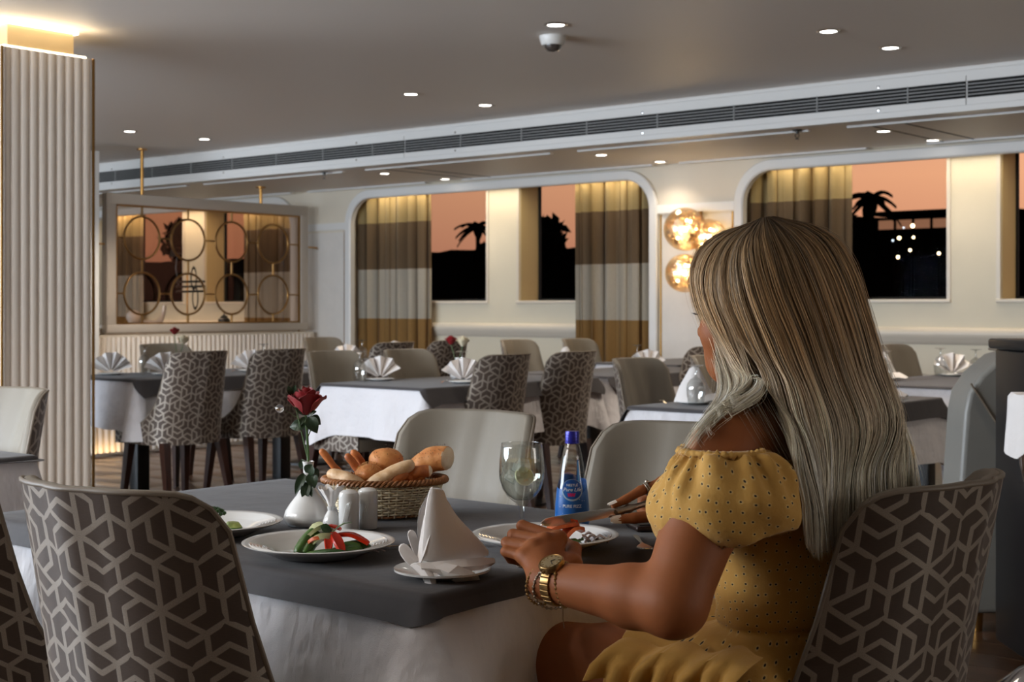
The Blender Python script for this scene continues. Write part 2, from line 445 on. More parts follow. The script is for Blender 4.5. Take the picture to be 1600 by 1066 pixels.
M['leaf'] = mat('rose_leaf', srgb(40, 62, 36), .4, bump=.3, bscale=140, var=.3, vscale=40)
M['stem'] = mat('stem', srgb(78, 104, 58), .45)
M['wicker'] = mat('wicker_cream', srgb(238, 224, 192), .5, bump=.3, bscale=240, var=.15, vscale=60)
M['wicker_brown'] = mat('wicker_brown', srgb(160, 104, 56), .5, bump=.3, bscale=240, var=.25, vscale=60)
# ------------------------------------------------------------------ the saloon: shell
def slab(name, x0, x1, y0, y1, z0, z1, m, parent=None, kind='structure'):
    return MB().box(((x0 + x1) / 2, (y0 + y1) / 2, (z0 + z1) / 2), (x1 - x0, y1 - y0, z1 - z0)).build(name, m, parent, kind, smooth=0)
YB, YF, YI, YG = 8.75, 10.45, 10.70, 11.02      # beam face, wall face, alcove back, glass
X0, X1 = -18.5, 4.0
ZC, ZL = 2.70, 2.43
floor = slab('floor', X0, X1, -3.2, 11.3, -.1, -.012, M['floor'])
slab('ceiling', X0, X1, -3.2, YB + .1, ZC, ZC + .1, M['ceiling'])
slab('ceiling_bay', X0, X1, YB + .1, YF + .02, ZL, ZL + .1, M['ceiling'])
slab('wall_back', X0, X1, -3.3, -3.2, -.1, ZC, M['wall'])
slab('wall_right', X1, X1 + .1, -3.3, 11.4, -.1, ZC + .1, M['wall'])
slab('wall_left', X0 - .1, X0, -3.3, 11.4, -.1, ZC + .1, M['wall'])
# planks where the floor shows
pm = None; rest = MB()
for iy in range(-38, 40):
    for ix in range(-4, 13):
        x = -13.2 + ix * 1.55 + (iy % 2) * .75; y = 3.6 + iy * .17
        if y > 10.3: continue
        if y < 3.6 or not 0 <= ix < 5 or (x > -5.6 and y < 7.0):
            if X0 - .5 < x < X1 + .8: rest.box((x, y, -.006), (1.545, .165, .012))
            continue
        if pm is None:
            po = MB().box((0, 0, -.006), (1.545, .165, .012), bev=.002).build('plank', M['plank'], floor, smooth=30); pm = po.data
        else:
            po = bpy.data.objects.new('plank', pm); put(po, floor)
        po.location = (x, y, random.uniform(-.0005, .0005))
rest.build('plank_flooring', M['plank'], floor, 'stuff', smooth=0)
# beam with its linear air grille
beam = slab('beam', X0, X1, YB, YB + .12, ZL - .012, ZC, M['white'])
slab('beam_lip', X0, X1, YB - .012, YB, ZC - .025, ZC, M['white'], beam, None)
secs = ((-18.5, -13.45), (-13.45, -8.57), (-8.57, -3.60), (-3.60, 1.35))
for a, b in secs:
    g = thing('air_grille', {-18.5: 'white linear air grille at the far dark end of the ceiling beam', -13.45: 'white linear air grille on the beam above the ring lattice screen',
              -8.57: 'white linear air grille on the beam above the wide curtained bay and wall lamp', -3.6: 'white linear air grille on the beam past the last panel seam'}[a], 'vent', (a, YB, 2.553), 0, 'linear air grilles along the ceiling beam')
    L = b - a
    f = MB()
    f.box((L / 2, -.006, .072), (L - .006, .012, .036)).box((L / 2, -.006, -.076), (L - .006, .012, .044))
    f.build('frame', M['white'], g, smooth=0)
    MB().box((L / 2, -.002, 0), (L - .01, .004, .11)).build('backing', M['black'], g, smooth=0)
    for k in range(4):
        MB().box((L / 2, -.0075, -.033 + k * .022), (L - .01, .008, .0062)).build('slat', M['slat'], g, smooth=0)
    n = int(L / .66)
    for k in range(1, n + 1):
        MB().box((k * L / (n + .6) , -.008, 0), (.007, .011, .116)).build('mullion', M['slat'], g, smooth=0)
    for k in (.12, .5, .88):
        for zz in (.074, -.076):
            MB().lathe([(0, -.002), (.008, -.002), (.009, .002), (0, .003)], 10).build('screw', M['chrome'], g, loc=(L * k, -.014, zz)).rotation_euler = (R(90), 0, 0)
# ceiling strips and panel joints of the bay ceiling
CX = (-13.88, -9.1, -4.32)
ti = 1
for c in CX:
    for y_, w0, w1 in ((9.05, -.25, 1.9), (9.05, -2.6, -.55), (10.36, -.25, 2.0), (10.36, -2.5, -.75)):
        slab('trim_%d' % ti, c + w0, c + w1, y_ - .022, y_ + .022, ZL - .014, ZL, M['white']); ti += 1
    for x_ in (-.12, .12):
        slab('trim_%d' % ti, c + x_ - .006, c + x_ + .006, 9.1, 10.4, ZL - .003, ZL, M['black']); ti += 1

# window wall: alcoves with rounded frames
def arch_path(c, hw, top, r, n=10):
    P = [(c - hw, 0.0), (c - hw, top * .5)]
    for k in range(n + 1):
        a = PI - (PI / 2) * k / n
        P.append((c - hw + r + r * math.cos(a), top - r + r * math.sin(a)))
    P.append((c, top))
    for k in range(n + 1):
        a = PI / 2 - (PI / 2) * k / n
        P.append((c + hw - r + r * math.cos(a), top - r + r * math.sin(a)))
    P += [(c + hw, top * .5), (c + hw, 0.0)]
    return P
HW = 2.0
wall = MB()
for c in CX:
    P = arch_path(c, HW - .02, 2.40, .34)
    row = []
    for x, z in P:
        if z <= 2.06: q = (c - 2.0 if x < c else c + 2.0, z)
        else: q = (x, ZL)
        if z > 2.06 and abs(abs(x - c) - HW + .02) < .02: q = (c - 2.0 if x < c else c + 2.0, z)
        row.append((x, z, q))
    wall.grid([[(x, YF + .25, z), (x, YF, z), (q[0], YF, q[1])] for x, z, q in row])
    for s in (-1, 1):   # corner fillers
        A_ = [(c + s * (HW - .34 + .34 * math.cos(PI / 2 * k / 10)), 2.385 - .34 + .34 * math.sin(PI / 2 * k / 10)) for k in range(11)]
        A_ = [(c + s * 2.03, A_[0][1]), *A_, (A_[-1][0], ZL + .01)]; y_ = YF - .002
        wall.add([(c + s * 2.03, y_, ZL + .01)] + [(x, y_, z) for x, z in A_], [(0, k + 1, k + 2) for k in range(12)])
prev = X0
for c in CX + (99,):
    nx = min(c - 2.0, X1)
    wall.box(((prev + nx) / 2, YF + .13, ZL / 2), (nx - prev, .26, ZL)); prev = c + 2.0
wall_window = wall.build('wall_window', M['wall'], None, 'structure', smooth=0)
for i, c in enumerate(CX):
    # white raised frame round the alcove mouth
    Po, Pi = arch_path(c, HW, 2.405, .36), arch_path(c, HW - .09, 2.315, .27)
    rows = []
    for (xo, zo), (xi, zi) in zip(Po, Pi):
        rows.append([(xi, YF + .03, zi), (xi, YF - .03, zi), (xi + (xo - xi) * .15, YF - .04, zi + (zo - zi) * .15), (xo - (xo - xi) * .1, YF - .04, zo - (zo - zi) * .1), (xo, YF - .03, zo), (xo, YF + .01, zo)])
    MB().grid(rows).build('trim_%d' % ti, M['white'], None, 'structure', smooth=35); ti += 1
    # alcove back wall with two deep window openings
    pc = c - (.17 if i == 0 else .03)
    L0, L1 = c - HW - .1, c + HW + .1
    wins = ((c - 1.62, pc - .215), (pc + .215, c + 1.62))
    zs, zt = 1.235, 2.40
    wb = MB()
    for a, b, z0, z1 in ((L0, wins[0][0], 0, 2.45), (wins[0][1], wins[1][0], 0, 2.45), (wins[1][1], L1, 0, 2.45), (wins[0][0], wins[0][1], 0, zs), (wins[1][0], wins[1][1], 0, zs), (wins[0][0], wins[0][1], zt, 2.45), (wins[1][0], wins[1][1], zt, 2.45)):
        wb.box(((a + b) / 2, (YI + YG) / 2, (z0 + z1) / 2), (b - a, YG - YI, z1 - z0))
    wb.box(((L0 + L1) / 2, (YF + YG) / 2, 2.44), (L1 - L0, YG - YF + .1, .03))
    ab = wb.build('wall_alcove_%d' % (i + 1), M['wall_warm'], None, 'structure', smooth=0)
    for w0, w1 in wins:
        n = MB()
        for x_ in (w0 + .003, w1 - .003): n.box((x_, (YI + YG) / 2 + .01, (zs + zt) / 2), (.006, YG - YI - .02, zt - zs))
        n.build('jamb', M['jamb'], ab, smooth=0)
        w = MB()
        w.box(((w0 + w1) / 2, YI - .006, zs - .012), (w1 - w0 + .07, .024, .03), bev=.006)
        w.box((w0 - .018, YI - .004, (zs + zt) / 2), (.03, .012, zt - zs)).box((w1 + .018, YI - .004, (zs + zt) / 2), (.03, .012, zt - zs))
        wo = w.build('window_%d' % (2 * i + (1 if w0 == wins[0][0] else 2)), M['cream'], None, 'structure', smooth=30)
        MB().box(((w0 + w1) / 2, YG, (zs + zt) / 2), (w1 - w0, .006, zt - zs)).build('pane', M['pane'], wo, smooth=0)
        fr = MB()
        for x_ in (w0 + .012, w1 - .012): fr.box((x_, YG - .02, (zs + zt) / 2), (.024, .03, zt - zs))
        for z_ in (zs + .012, zt - .012): fr.box(((w0 + w1) / 2, YG - .02, z_), (w1 - w0, .03, .024))
        fr.build('sash', M['black'], wo, smooth=0)
    rl = MB()
    prof = [(0, -.075), (.012, -.07), (.018, -.045), (.03, -.03), (.042, 0), (.042, .03), (.03, .05), (.012, .056), (0, .06)]
    rl.grid([[(x_, YI - p, .955 + z) for p, z in prof] for x_ in (L0, L1)])
    rl.build('trim_%d' % ti, M['cream'], None, 'structure', smooth=60); ti += 1
    # LED strip hidden on top of the alcove
    area('alcove_led_%d' % (i + 1), (c, YF + .065, 2.385), (R(8), 0, 0), 3.4, .05, (20, 14, 12)[i], (1.0, .83, .58), 150)
# piers with a band, a textured panel and a gold bead
for a, b in ((-7.1, -6.32), (-11.88, -11.1)):
    slab('trim_%d' % ti, a, b, YF - .03, YF, 2.0, 2.075, M['white']); ti += 1
    slab('wall_panel', a + .03, b - .03, YF - .006, YF, .02, 1.975, M['panel'])
    for x_ in (a + .025, b - .025):
        slab('trim_%d' % ti, x_ - .008, x_ + .008, YF - .012, YF, .02, 1.99, M['goldtrim']); ti += 1
# curtains
def curtain(x0, x1, y, folds, label, seed, flare=0.0):
    rnd = random.Random(seed); ph = [rnd.uniform(0, 6) for _ in range(4)]
    rows = []
    n = folds * 14
    for i in range(n + 1):
        u = i / n; row = []
        for k in range(15):
            v = k / 14; z = 2.385 - v * 2.375
            xx = lerp(x0, x1, u) + flare * (u) * v * .5
            a = .046 * (0.75 + .5 * math.sin(3 * u * PI + ph[0])) * (1 - .25 * v)
            yy = y + a * math.sin(u * folds * 2 * PI + ph[1] + .5 * math.sin(u * 7 + ph[2]) + .35 * v * math.sin(4 * u + ph[3])) + .008 * math.sin(u * folds * 5.3 * PI + v)
            xx += .018 * math.sin(u * folds * 2 * PI * 2 + ph[2])
            row.append((xx, yy, z))
        rows.append(row)
    o = MB().grid(rows, thick=.0012).build('curtain', M['curtain'], None, smooth=70)
    tag(o, label, 'curtain', 'banded curtains in the window bays')
curtain(-11.02, -9.99, YF + .15, 7, 'banded sheer curtain beside the pillar-side window, next to the ring lattice screen', 1)
curtain(-8.15, -7.17, YF + .15, 7, 'banded sheer curtain gathered by the gold globe lamps', 2)
curtain(-6.25, -5.33, YF + .15, 6, 'banded sheer curtain behind the blonde head, beside the window with town lights', 3)
curtain(-15.6, -14.95, YF + .15, 6, 'banded curtain seen through the ring lattice, on its pillarless side', 4)
curtain(-12.95, -11.97, YF + .15, 8, 'dark banded curtain seen through the last ring column of the lattice screen', 5)

# the fluted column with light slots
col = MB().box((0, 0, 1.275), (.52, .52, 2.55)).build('column', M['cream'], None, 'structure', smooth=0, loc=(-7.13, 4.26, 0))
MB().box((0, 0, 2.62), (.40, .40, .16)).build('column_neck', mat('neck_mesh', srgb(168, 150, 116), .5, .3, bump=.3, bscale=300), col, smooth=0)
fl = None
for side in range(4):
    for k in range(10):
        if fl is None:
            rows = []
            for z in (0.0, 2.55):
                rows.append([(x - .0272, -.011 * math.sin(PI * min(1, (x / .0545) * 1.0)) ** .6, z) for x in np.linspace(0, .0545, 9)])
            fo = MB().grid(rows).build('flute', M['flute'], col, smooth=50); fl = fo.data
        else:
            fo = bpy.data.objects.new('flute', fl); put(fo, col)
        a = side * PI / 2; d = -.27 + .027 + k * .054; c_, s_ = math.cos(a), math.sin(a)
        fo.location = (c_ * d - s_ * -.26, s_ * d + c_ * -.26, 0); fo.rotation_euler = (0, 0, a)
for sx_ in (-1, 1):
    for sy_ in (-1, 1):
        MB().box((sx_ * .276, sy_ * .276, 1.275), (.012, .012, 2.55)).build('corner_bead', M['goldtrim'], col, smooth=0)
M['led'] = mat('led_strip', (1, .7, .35, 1), emit=(1.0, .82, .55, 1), es=9)
M['led_top'] = mat('led_strip_top', (1, .8, .5, 1), emit=(1.0, .84, .6, 1), es=8)
for z_, e_, hw in ((2.556, 'led', .245), (2.69, 'led_top', .215)):
    b_ = MB()
    for s in (-1, 1):
        b_.box((s * hw, 0, z_), (.012, hw * 2, .010)).box((0, s * hw, z_), (hw * 2, .012, .010))
    b_.build('led_strip', M[e_], col, smooth=0)
for s, r_ in (((.30, 0), (0, R(180), R(90))), ((0, -.30), (0, R(180), 0))):
    l = area('column_led', (-7.13 + s[0], 4.26 + s[1], 2.6), (R(180), 0, R(90) if s[0] else 0), .55, .05, .8, (1, .80, .52))
# slim white post between column and lattice screen
slab('column_post', -11.72, -11.42, 7.3, 7.62, 0, 2.62, M['white'])
# ------------------------------------------------------------------ ring lattice screen
PX, PY0, PY1, PZ0, PZ1 = -11.56, 7.77, 10.28, .93, 2.255
scr = thing('lattice_screen', 'pale framed screen of brass rings and glass hung on brass rods, beside the fluted column', 'room divider', (PX, 0, 0))
f = MB(); fw = .105
for z_ in (PZ0 + .04, PZ1 - fw / 2): f.box((0, (PY0 + PY1) / 2, z_), (.09, PY1 - PY0, fw if z_ > 1.5 else .08), bev=.008)
for y_ in (PY0 + fw / 2, PY1 - fw / 2): f.box((0, y_, (PZ0 + PZ1) / 2), (.088, fw, PZ1 - PZ0), bev=.008)
f.build('frame', M['grey_frame'], scr, smooth=30)
b_ = MB(); iy0, iy1, iz0, iz1 = PY0 + fw, PY1 - fw, PZ0 + .08, PZ1 - fw
for z_ in (iz0 + .008, iz1 - .008): b_.box((.02, (iy0 + iy1) / 2, z_), (.03, iy1 - iy0, .016))
for y_ in (iy0 + .008, iy1 - .008): b_.box((.02, y_, (iz0 + iz1) / 2), (.03, .016, iz1 - iz0))
b_.build('brass_edge', M['bronze'], scr, smooth=0)
MB().box((-.02, (iy0 + iy1) / 2, (iz0 + iz1) / 2), (.008, iy1 - iy0 - .01, iz1 - iz0 - .01)).build('pane', M['bronze_pane'], scr, smooth=0)
ys, zs_ = (8.176, 8.718, 9.262, 9.81), (1.84, 1.305); rm = Matrix.Rotation(R(90), 3, 'Y'); RR = .203
for y_ in ys:
    for z_ in zs_:
        MB().torus((0, 0, 0), RR, .011, 40, 8, rm).build('ring', M['bronze'], scr, loc=(.02, y_, z_))
    for a, b in ((iz1, zs_[0] + RR), (zs_[0] - RR, zs_[1] + RR), (zs_[1] - RR, iz0)):
        MB().tube([(.02, y_, a), (.02, y_, b)], .011, 8).build('rod', M['bronze'], scr)
for z_ in zs_:
    yy = (iy0,) + ys + (iy1,)
    for k in range(5):
        MB().tube([(.02, yy[k] + (RR if k else 0), z_), (.02, yy[k + 1] - (RR if k < 4 else 0), z_)], .008, 8).build('rod', M['bronze'], scr)
for y_, zt in ((8.19, ZC), (9.66, ZL)):
    MB().tube([(0, y_, PZ1), (0, y_, zt)], .016, 10).lathe([(.016, -.02), (.05, -.012), (.05, 0)], 16, (0, y_, zt)).build('hanger_rod', M['brass'], scr)
MB().tube([(.0, PY1, 1.82), (.0, YF, 1.82)], .009, 8).lathe([(.009, -.02), (.04, -.01)], 12, (0, YF, 1.82)).build('wall_rod', M['brass'], scr)
MB().tube([(.0, PY0, 1.77), (.0, 7.62, 1.77)], .009, 8).build('wall_rod', M['brass'], scr)
# low fluted wall under the screen
lw = slab('wall_partition', PX - .06, PX + .04, 7.65, 10.36, 0, .91, M['cream'])
fm = None
for k in range(48):
    y_ = 7.68 + k * .0555
    if fm is None:
        o = MB().grid([[(.022 * math.sin(PI * t / 6) ** .7, -.025 + .05 * t / 6, z) for z in (0, .87)] for t in range(7)]).build('flute', M['flute'], lw, smooth=50); fm = o.data
    else: o = bpy.data.objects.new('flute', fm); put(o, lw)
    o.location = (PX + .04, y_, .02)
# fluted banquette plinth behind the tables
ban = thing('banquette_plinth', 'low pale fluted plinth lit along its foot, behind the table by the column', 'plinth', (-9.62, 7.3, 0))
MB().box((-.08, 0, .20), (.16, 1.9, .36), bev=.006).build('body', M['cream'], ban, smooth=30)
fm = None
for k in range(34):
    if fm is None:
        o = MB().grid([[(.018 * math.sin(PI * t / 6) ** .7, -.025 + .05 * t / 6, z) for z in (0, .33)] for t in range(7)]).build('flute', M['flute'], ban, smooth=50); fm = o.data
    else: o = bpy.data.objects.new('flute', fm); put(o, ban)
    o.location = (0, -.925 + k * .0555, .03)
area('plinth_led', (-9.55, 6.45, .03), (R(180), 0, 0), .1, .3, .5, (1, .66, .32))
# objects on the ledge beyond the screen
led = slab('trim_80', -15.6, -12.4, YI - .28, YI, .90, .95, M['cream'])
sw = thing('sculpture', 'white curved swan-like sculpture on the ledge beyond the lattice screen', 'sculpture', (-11.85, 8.52, .99), R(50))
MB().tube(cr_spline([(-.12, 0, .03), (-.04, 0, .025), (.05, 0, .03), (.10, 0, .10), (.115, 0, .2)], 16), [.03] * 6 + [.028] * 5 + [.02] * 5, 12).build('body', M['china'], sw)
MB().box((0, 0, .0), (.24, .1, .05), bev=.012).build('base', M['china'], sw, smooth=30)
sw2 = thing('sculpture', 'white round ball sculpture on a stub foot beyond the lattice screen', 'sculpture', (-11.85, 8.30, .97))
MB().lathe([(.0, .0), (.025, .0), (.02, .03), (.05, .05), (.075, .095), (.07, .14), (.04, .17), (0, .178)], 20).build('ball', M['china'], sw2)
st = slab('trim_81', -12.1, -11.7, 7.8, 10.2, .90, .97, M['cream'])
tr = thing('trumpet_sculpture', 'dark wire trumpet sculpture on a thin stem behind the brass rings', 'sculpture', (-11.9, 8.86, .97))
MB().lathe([(.05, 0), (.05, .012), (.012, .02), (.009, .03), (.009, .55), (0, .55)], 12, (0, .12, 0)).build('stand', M['brass'], tr)
w = MB()
for z_ in (.36, .41, .46): w.tube([(0, -.02, z_), (0, .34, z_ + .01)], .011, 8)
w.build('valve_tube', M['blackwood'], tr)
for dy, dz in ((.2, .5), (.22, .3)):
    MB().torus((0, 0, 0), .055, .008, 24, 6, rm, sx=2.0, sy=.6).build('loop', M['blackwood'], tr, loc=(.0, dy, dz))
MB().lathe([(.008, 0), (.012, .06), (.045, .1)], 14).build('bell', M['blackwood'], tr, loc=(0, .04, .75)).rotation_euler = (R(90), 0, 0)
MB().tube([(0, 0.02, .40), (0, -.02, .6), (0, .0, .75)], .008, 8).build('lead_pipe', M['blackwood'], tr)
jar = thing('jar', 'small black lidded jar on the ledge by the last ring column', 'jar', (-11.9, 9.45, .97))
MB().lathe([(.05, 0), (.065, .03), (.06, .08), (.035, .1)], 18).build('body', M['blackwood'], jar)
MB().lathe([(.038, .1), (.03, .115), (.008, .12), (.01, .135), (0, .14)], 14).build('lid', M['blackwood'], jar)

# ------------------------------------------------------------------ gold globe wall lamp (three glass globes)
def amber(name):
    m = bpy.data.materials.new(name); m.use_nodes = True; nt = m.node_tree; nt.nodes.remove(nt.nodes['Principled BSDF']); N = Nd(nt)
    gl = N.n('ShaderNodeBsdfGlossy'); gl.inputs[0].default_value = (1.0, .84, .62, 1); gl.inputs['Roughness'].default_value = .06
    tp = N.n('ShaderNodeBsdfTransparent'); tp.inputs[0].default_value = (1.0, .86, .66, 1)
    bp = N.bump(N.noise(N.obj(), 26, 3, .6), .55, .02); N.link(bp, gl.inputs['Normal'])
    f = N.noise(N.obj(), 16, 3, .6); mr = N.n('ShaderNodeMapRange'); mr.inputs[1].default_value = .42; mr.inputs[2].default_value = .62; mr.inputs[3].default_value = .25; mr.inputs[4].default_value = .8
    N.link(f, mr.inputs[0]); mx = N.n('ShaderNodeMixShader'); N.link(mr.outputs[0], mx.inputs[0]); N.link(tp.outputs[0], mx.inputs[1]); N.link(gl.outputs[0], mx.inputs[2])
    N.link(mx.outputs[0], nt.nodes['Material Output'].inputs[0]); return m
M['amber'] = amber('amber_mirror_glass')
M['bulb'] = mat('bulb', (1, .8, .5, 1), emit=(1, .78, .48, 1), es=60)
lamp = thing('globe_wall_lamp', 'gold mirrored glass globe lamp on the pier between the two window bays', 'wall lamp', (-6.67, YF - .01, 1.63))
MB().box((0, -.01, 0), (.05, .02, .75), bev=.005).build('back_plate', M['brass'], lamp, smooth=30)
for x_, y_, z_, r_ in ((-.02, -.20, .21, .185), (-.035, -.19, -.165, .165), (.16, -.11, .14, .155)):
    g = MB().lathe([(r_ * math.sin(a), -r_ * math.cos(a)) for a in np.linspace(0, PI, 25)], 36).build('globe', M['amber'], lamp, loc=(x_, y_, z_))
    MB().lathe([(.022 * math.sin(a), -.022 * math.cos(a)) for a in np.linspace(0, PI, 9)], 12).build('bulb', M['bulb'], g)
    for q in range(5):
        an = q * 1.257 + .4; o = bpy.data.objects.new('bulb', g.children[0].data); put(o, g); o.scale = (.55, .55, .55)
        o.location = (math.cos(an) * r_ * .5, math.sin(an) * r_ * .5, r_ * (.45 * math.sin(q * 2.1)))
    MB().tube([(x_, y_ + r_ * .9, z_), (x_ * .3, 0, z_ * .8)], .012, 8).build('arm', M['brass'], lamp)
pl = bpy.data.lights.new('globe_glow', 'POINT'); pl.energy = 5; pl.color = (1, .72, .4); pl.shadow_soft_size = .15
po_ = bpy.data.objects.new('globe_glow', pl); COL.objects.link(po_); po_.location = (-6.6, YF - .52, 1.62)

# ------------------------------------------------------------------ ceiling downlights
M['lens'] = mat('downlight_lens', (1, .95, .88, 1), emit=(1, .93, .84, 1), es=14)
M['nickel'] = mat('downlight_bezel', (.62, .60, .58, 1), .3, 1)
dl0 = None
def downlight(x, y, z, power, label, cone=115, col=(1, .86, .70)):
    global dl0
    if dl0 is None:
        dl0 = thing('downlight', label, 'ceiling light', (x, y, z), 0, 'recessed downlights')
        MB().lathe([(.046, -.002), (.05, -.007), (.06, -.006), (.066, 0)], 32).build('bezel', M['nickel'], dl0)
        MB().lathe([(0, -.0045), (.030, -.0045), (.0465, -.003)], 28).build('lens', M['lens'], dl0)
    else:
        dup(dl0, (x, y, z), label=label)
    if power:
        l = bpy.data.lights.new('downlight_or_fill', 'SPOT'); l.energy = power; l.color = col; l.spot_size = R(cone); l.spot_blend = .7; l.shadow_soft_size = .045
        o = bpy.data.objects.new('downlight_or_fill', l); COL.objects.link(o); o.location = (x, y, z - .03)
P1 = 82
for i, (x, y, lab) in enumerate(((-3.72, 7.13, 'round ceiling downlight above the blonde head, one of the pair farther from the grille'), (-3.68, 7.82, 'round ceiling downlight above the blonde head, one of the pair nearer the grille'),
        (-7.10, 7.31, 'round downlight of the middle ceiling pair, the one farther from the air grille'), (-7.06, 8.07, 'round downlight of the middle ceiling pair, the one nearer the air grille'),
        (-10.47, 7.29, 'round downlight near the fluted column in a cool glow, farther from the grille'), (-10.43, 8.06, 'round downlight near the brass hanger rod, close under the grille'),
        (-4.76, 6.02, 'round ceiling downlight right above the small ceiling camera'))):
    downlight(x, y, ZC, P1 * (.5 if i == 6 else 1), lab)
for x, y, lab in ((-9.50, 9.43, 'bay downlight before the window beside the striped curtain, nearer the beam'), (-9.46, 10.22, 'bay downlight above the cream window pillar, against the window frame'),
        (-6.98, 9.43, 'bay downlight above the rounded frame corner, nearer the beam'), (-6.92, 10.2, 'bay downlight shining on the pier above the gold globe lamp'),
        (-4.50, 9.45, 'bay downlight before the town-light window, nearer the beam'), (-4.46, 10.2, 'bay downlight before the town-light window, against the window frame')):
    downlight(x, y, ZL, 14, lab, 120)
for x, y, z, p in ((-10.4, 3.4, ZC, 110), (-5.2, 3.3, ZC, 60), (-1.2, 5.2, ZC, 40), (-2.7, .8, ZC, 22), (-12.6, 9.4, ZL, 34), (-14.0, 9.6, ZL, 40), (-2.0, 8.0, ZC, 60)):  # added spots without fittings, some to fill the foreground
    l = bpy.data.lights.new('downlight_or_fill', 'SPOT'); l.energy = p; l.color = (1, .86, .70); l.spot_size = R(110); l.spot_blend = .7; l.shadow_soft_size = .05
    o = bpy.data.objects.new('downlight_or_fill', l); COL.objects.link(o); o.location = (x, y, z - .03)
# ceiling camera and sprinklers
cc = thing('ceiling_camera', 'small white dome camera on the ceiling under a downlight', 'security camera', (-4.98, 6.27, ZC))
MB().lathe([(.075, 0), (.075, -.01), (.066, -.045), (.058, -.052), (0, -.052)], 28).build('housing', M['white'], cc)
MB().lathe([(.05, -.051), (.047, -.068), (.03, -.085), (0, -.09)], 24).build('dome', mat('smoked_dome', (.05, .04, .035, 1), .08, coat=1), cc)
sp = thing('sprinkler', 'dark pendent sprinkler under the bay ceiling, over the rounded window frame', 'sprinkler', (-4.94, 9.0, ZL), 0, 'ceiling sprinklers')
MB().lathe([(.036, 0), (.034, -.008), (.014, -.012), (.012, -.03), (0, -.03)], 16).build('base', M['blackwood'], sp)
w = MB(); w.tube([(.012, 0, -.03), (.016, 0, -.045), (.0, 0, -.062)], .003, 6).tube([(-.012, 0, -.03), (-.016, 0, -.045), (0, 0, -.062)], .003, 6).lathe([(0, -.062), (.016, -.064), (.016, -.067), (0, -.068)], 14)
w.build('deflector', M['blackwood'], sp)
dup(sp, (-9.81, 8.95, ZL), label='dark pendent sprinkler under the bay ceiling strip, near the lattice screen')

# ------------------------------------------------------------------ outside: dark river, bank, trees, town lights
M['night'] = mat('night_bank', (.0012, .0012, .001, 1), 1, spec=0); M['water'] = mat('river', (.001, .0012, .0014, 1), .5, bump=.3, bscale=2, spec=.05)
slab('river_water', -110, 10, 11.4, 60, -2.3, -2.2, M['water'])
rows = []
for i in range(90):
    x = -112 + i * 1.45
    t = 3.6 + .25 * noise.noise(Vector((x * .09, 0, 1))) + .3 * noise.noise(Vector((x * .4, 3, 0)))
    if x > -46: t += .9 * sstep(-46, -34, x)
    rows.append([(x, 58, -2.3), (x, 60, t * .6), (x, 62, t + .9), (x, 70, t + 1.0), (x, 74, -2.3)])
MB().grid(rows).build('hill_1', M['night'], None, 'structure')
def palm(loc, h, s, label, seed):
    rnd = random.Random(seed); t = thing('palm_tree', label, 'tree', loc)
    MB().tube([(0, 0, -loc[2] - 2.25), (.1, 0, h * .5), (.05, 0, h)], [.2, .12, .1], 8).build('trunk', M['night'], t)
    for k in range(16):
        a = k * 2.4 + rnd.uniform(-.2, .2); el = rnd.uniform(-.3, 1.1); L = s * rnd.uniform(.8, 1.1)
        d = Vector((math.cos(a), math.sin(a), 0)); P = []
        for q in range(7):
            u = q / 6; P.append(Vector((.05, 0, h)) + d * (L * u * math.cos(el * (1 - u))) + Vector((0, 0, L * (math.sin(el) * u - .75 * u * u))))
        sd = Vector((-d.y, d.x, 0))
        MB().grid([[p - sd * (.02 + .22 * math.sin(PI * min(1, i / 6 + .08))) + Vector((0, 0, -.12)), p, p + sd * (.02 + .22 * math.sin(PI * min(1, i / 6 + .08))) + Vector((0, 0, -.12))] for i, p in enumerate(P)]).build('frond', M['night'], t)
def bushy(loc, r, label, seed):
    rnd = random.Random(seed); t = thing('bushy_tree', label, 'tree', loc); b_ = MB()
    for k in range(420):
        a, u = rnd.uniform(0, 2 * PI), rnd.uniform(-1, 1); q = r * rnd.uniform(.55, 1.05)
        c = Vector((q * math.cos(a) * math.sqrt(1 - u * u), q * .7 * math.sin(a) * math.sqrt(1 - u * u), q * .8 * u + r * .6)); z_ = rnd.uniform(.2, .42) * r ** .5
        rt = Euler((rnd.uniform(0, 6), rnd.uniform(0, 6), rnd.uniform(0, 6))).to_matrix()
        b_.add([c + rt @ Vector(p) * z_ for p in ((-1, 0, 0), (0, -.5, .1), (1, 0, 0), (0, .5, .1))], [(0, 1, 2, 3)])
    b_.build('crown', M['night'], t, kind='stuff', smooth=0); MB().tube([(0, 0, -2), (0, 0, r * .6)], .12 * r, 8).build('trunk', M['night'], t)
palm((-48.7, 55, 2.7), 2.6, 1.25, 'dark palm on the far bank against the cream window pillar', 3)
palm((-26.8, 55, 3.4), 2.35, 1.25, 'dark palm rising highest over the far bank in the town-light window', 4)
bushy((-48.5, 60, 4.0), 1.5, 'dark bushy tree beyond the narrow window beside the gathered curtain', 5)
bushy((-31.2, 60, 4.6), 1.0, 'dark bushy tree below the highest palm in the town-light window', 6)
bushy((-79.5, 60, 4.4), 2.0, 'dark bushy tree on the bank seen through the brass rings', 7)
bushy((-51.8, 60, 3.2), 1.2, 'dark low tree on the bank beside the palm', 8)
bl = thing('riverside_building', 'dark riverside building with a row of faint windows in the town-light window', 'building', (-26.4, 60.5, 3.6))
MB().box((0, 0, .6), (4.4, 2, 1.6)).build('wall', M['night'], bl, smooth=0)
MB().box((0, -.1, 1.75), (4.8, 2.3, .18)).build('roof', M['night'], bl, smooth=0)
M['dimwin'] = mat('faint_window', (.05, .03, .02, 1), .8, emit=(.75, .34, .18, 1), es=.35)
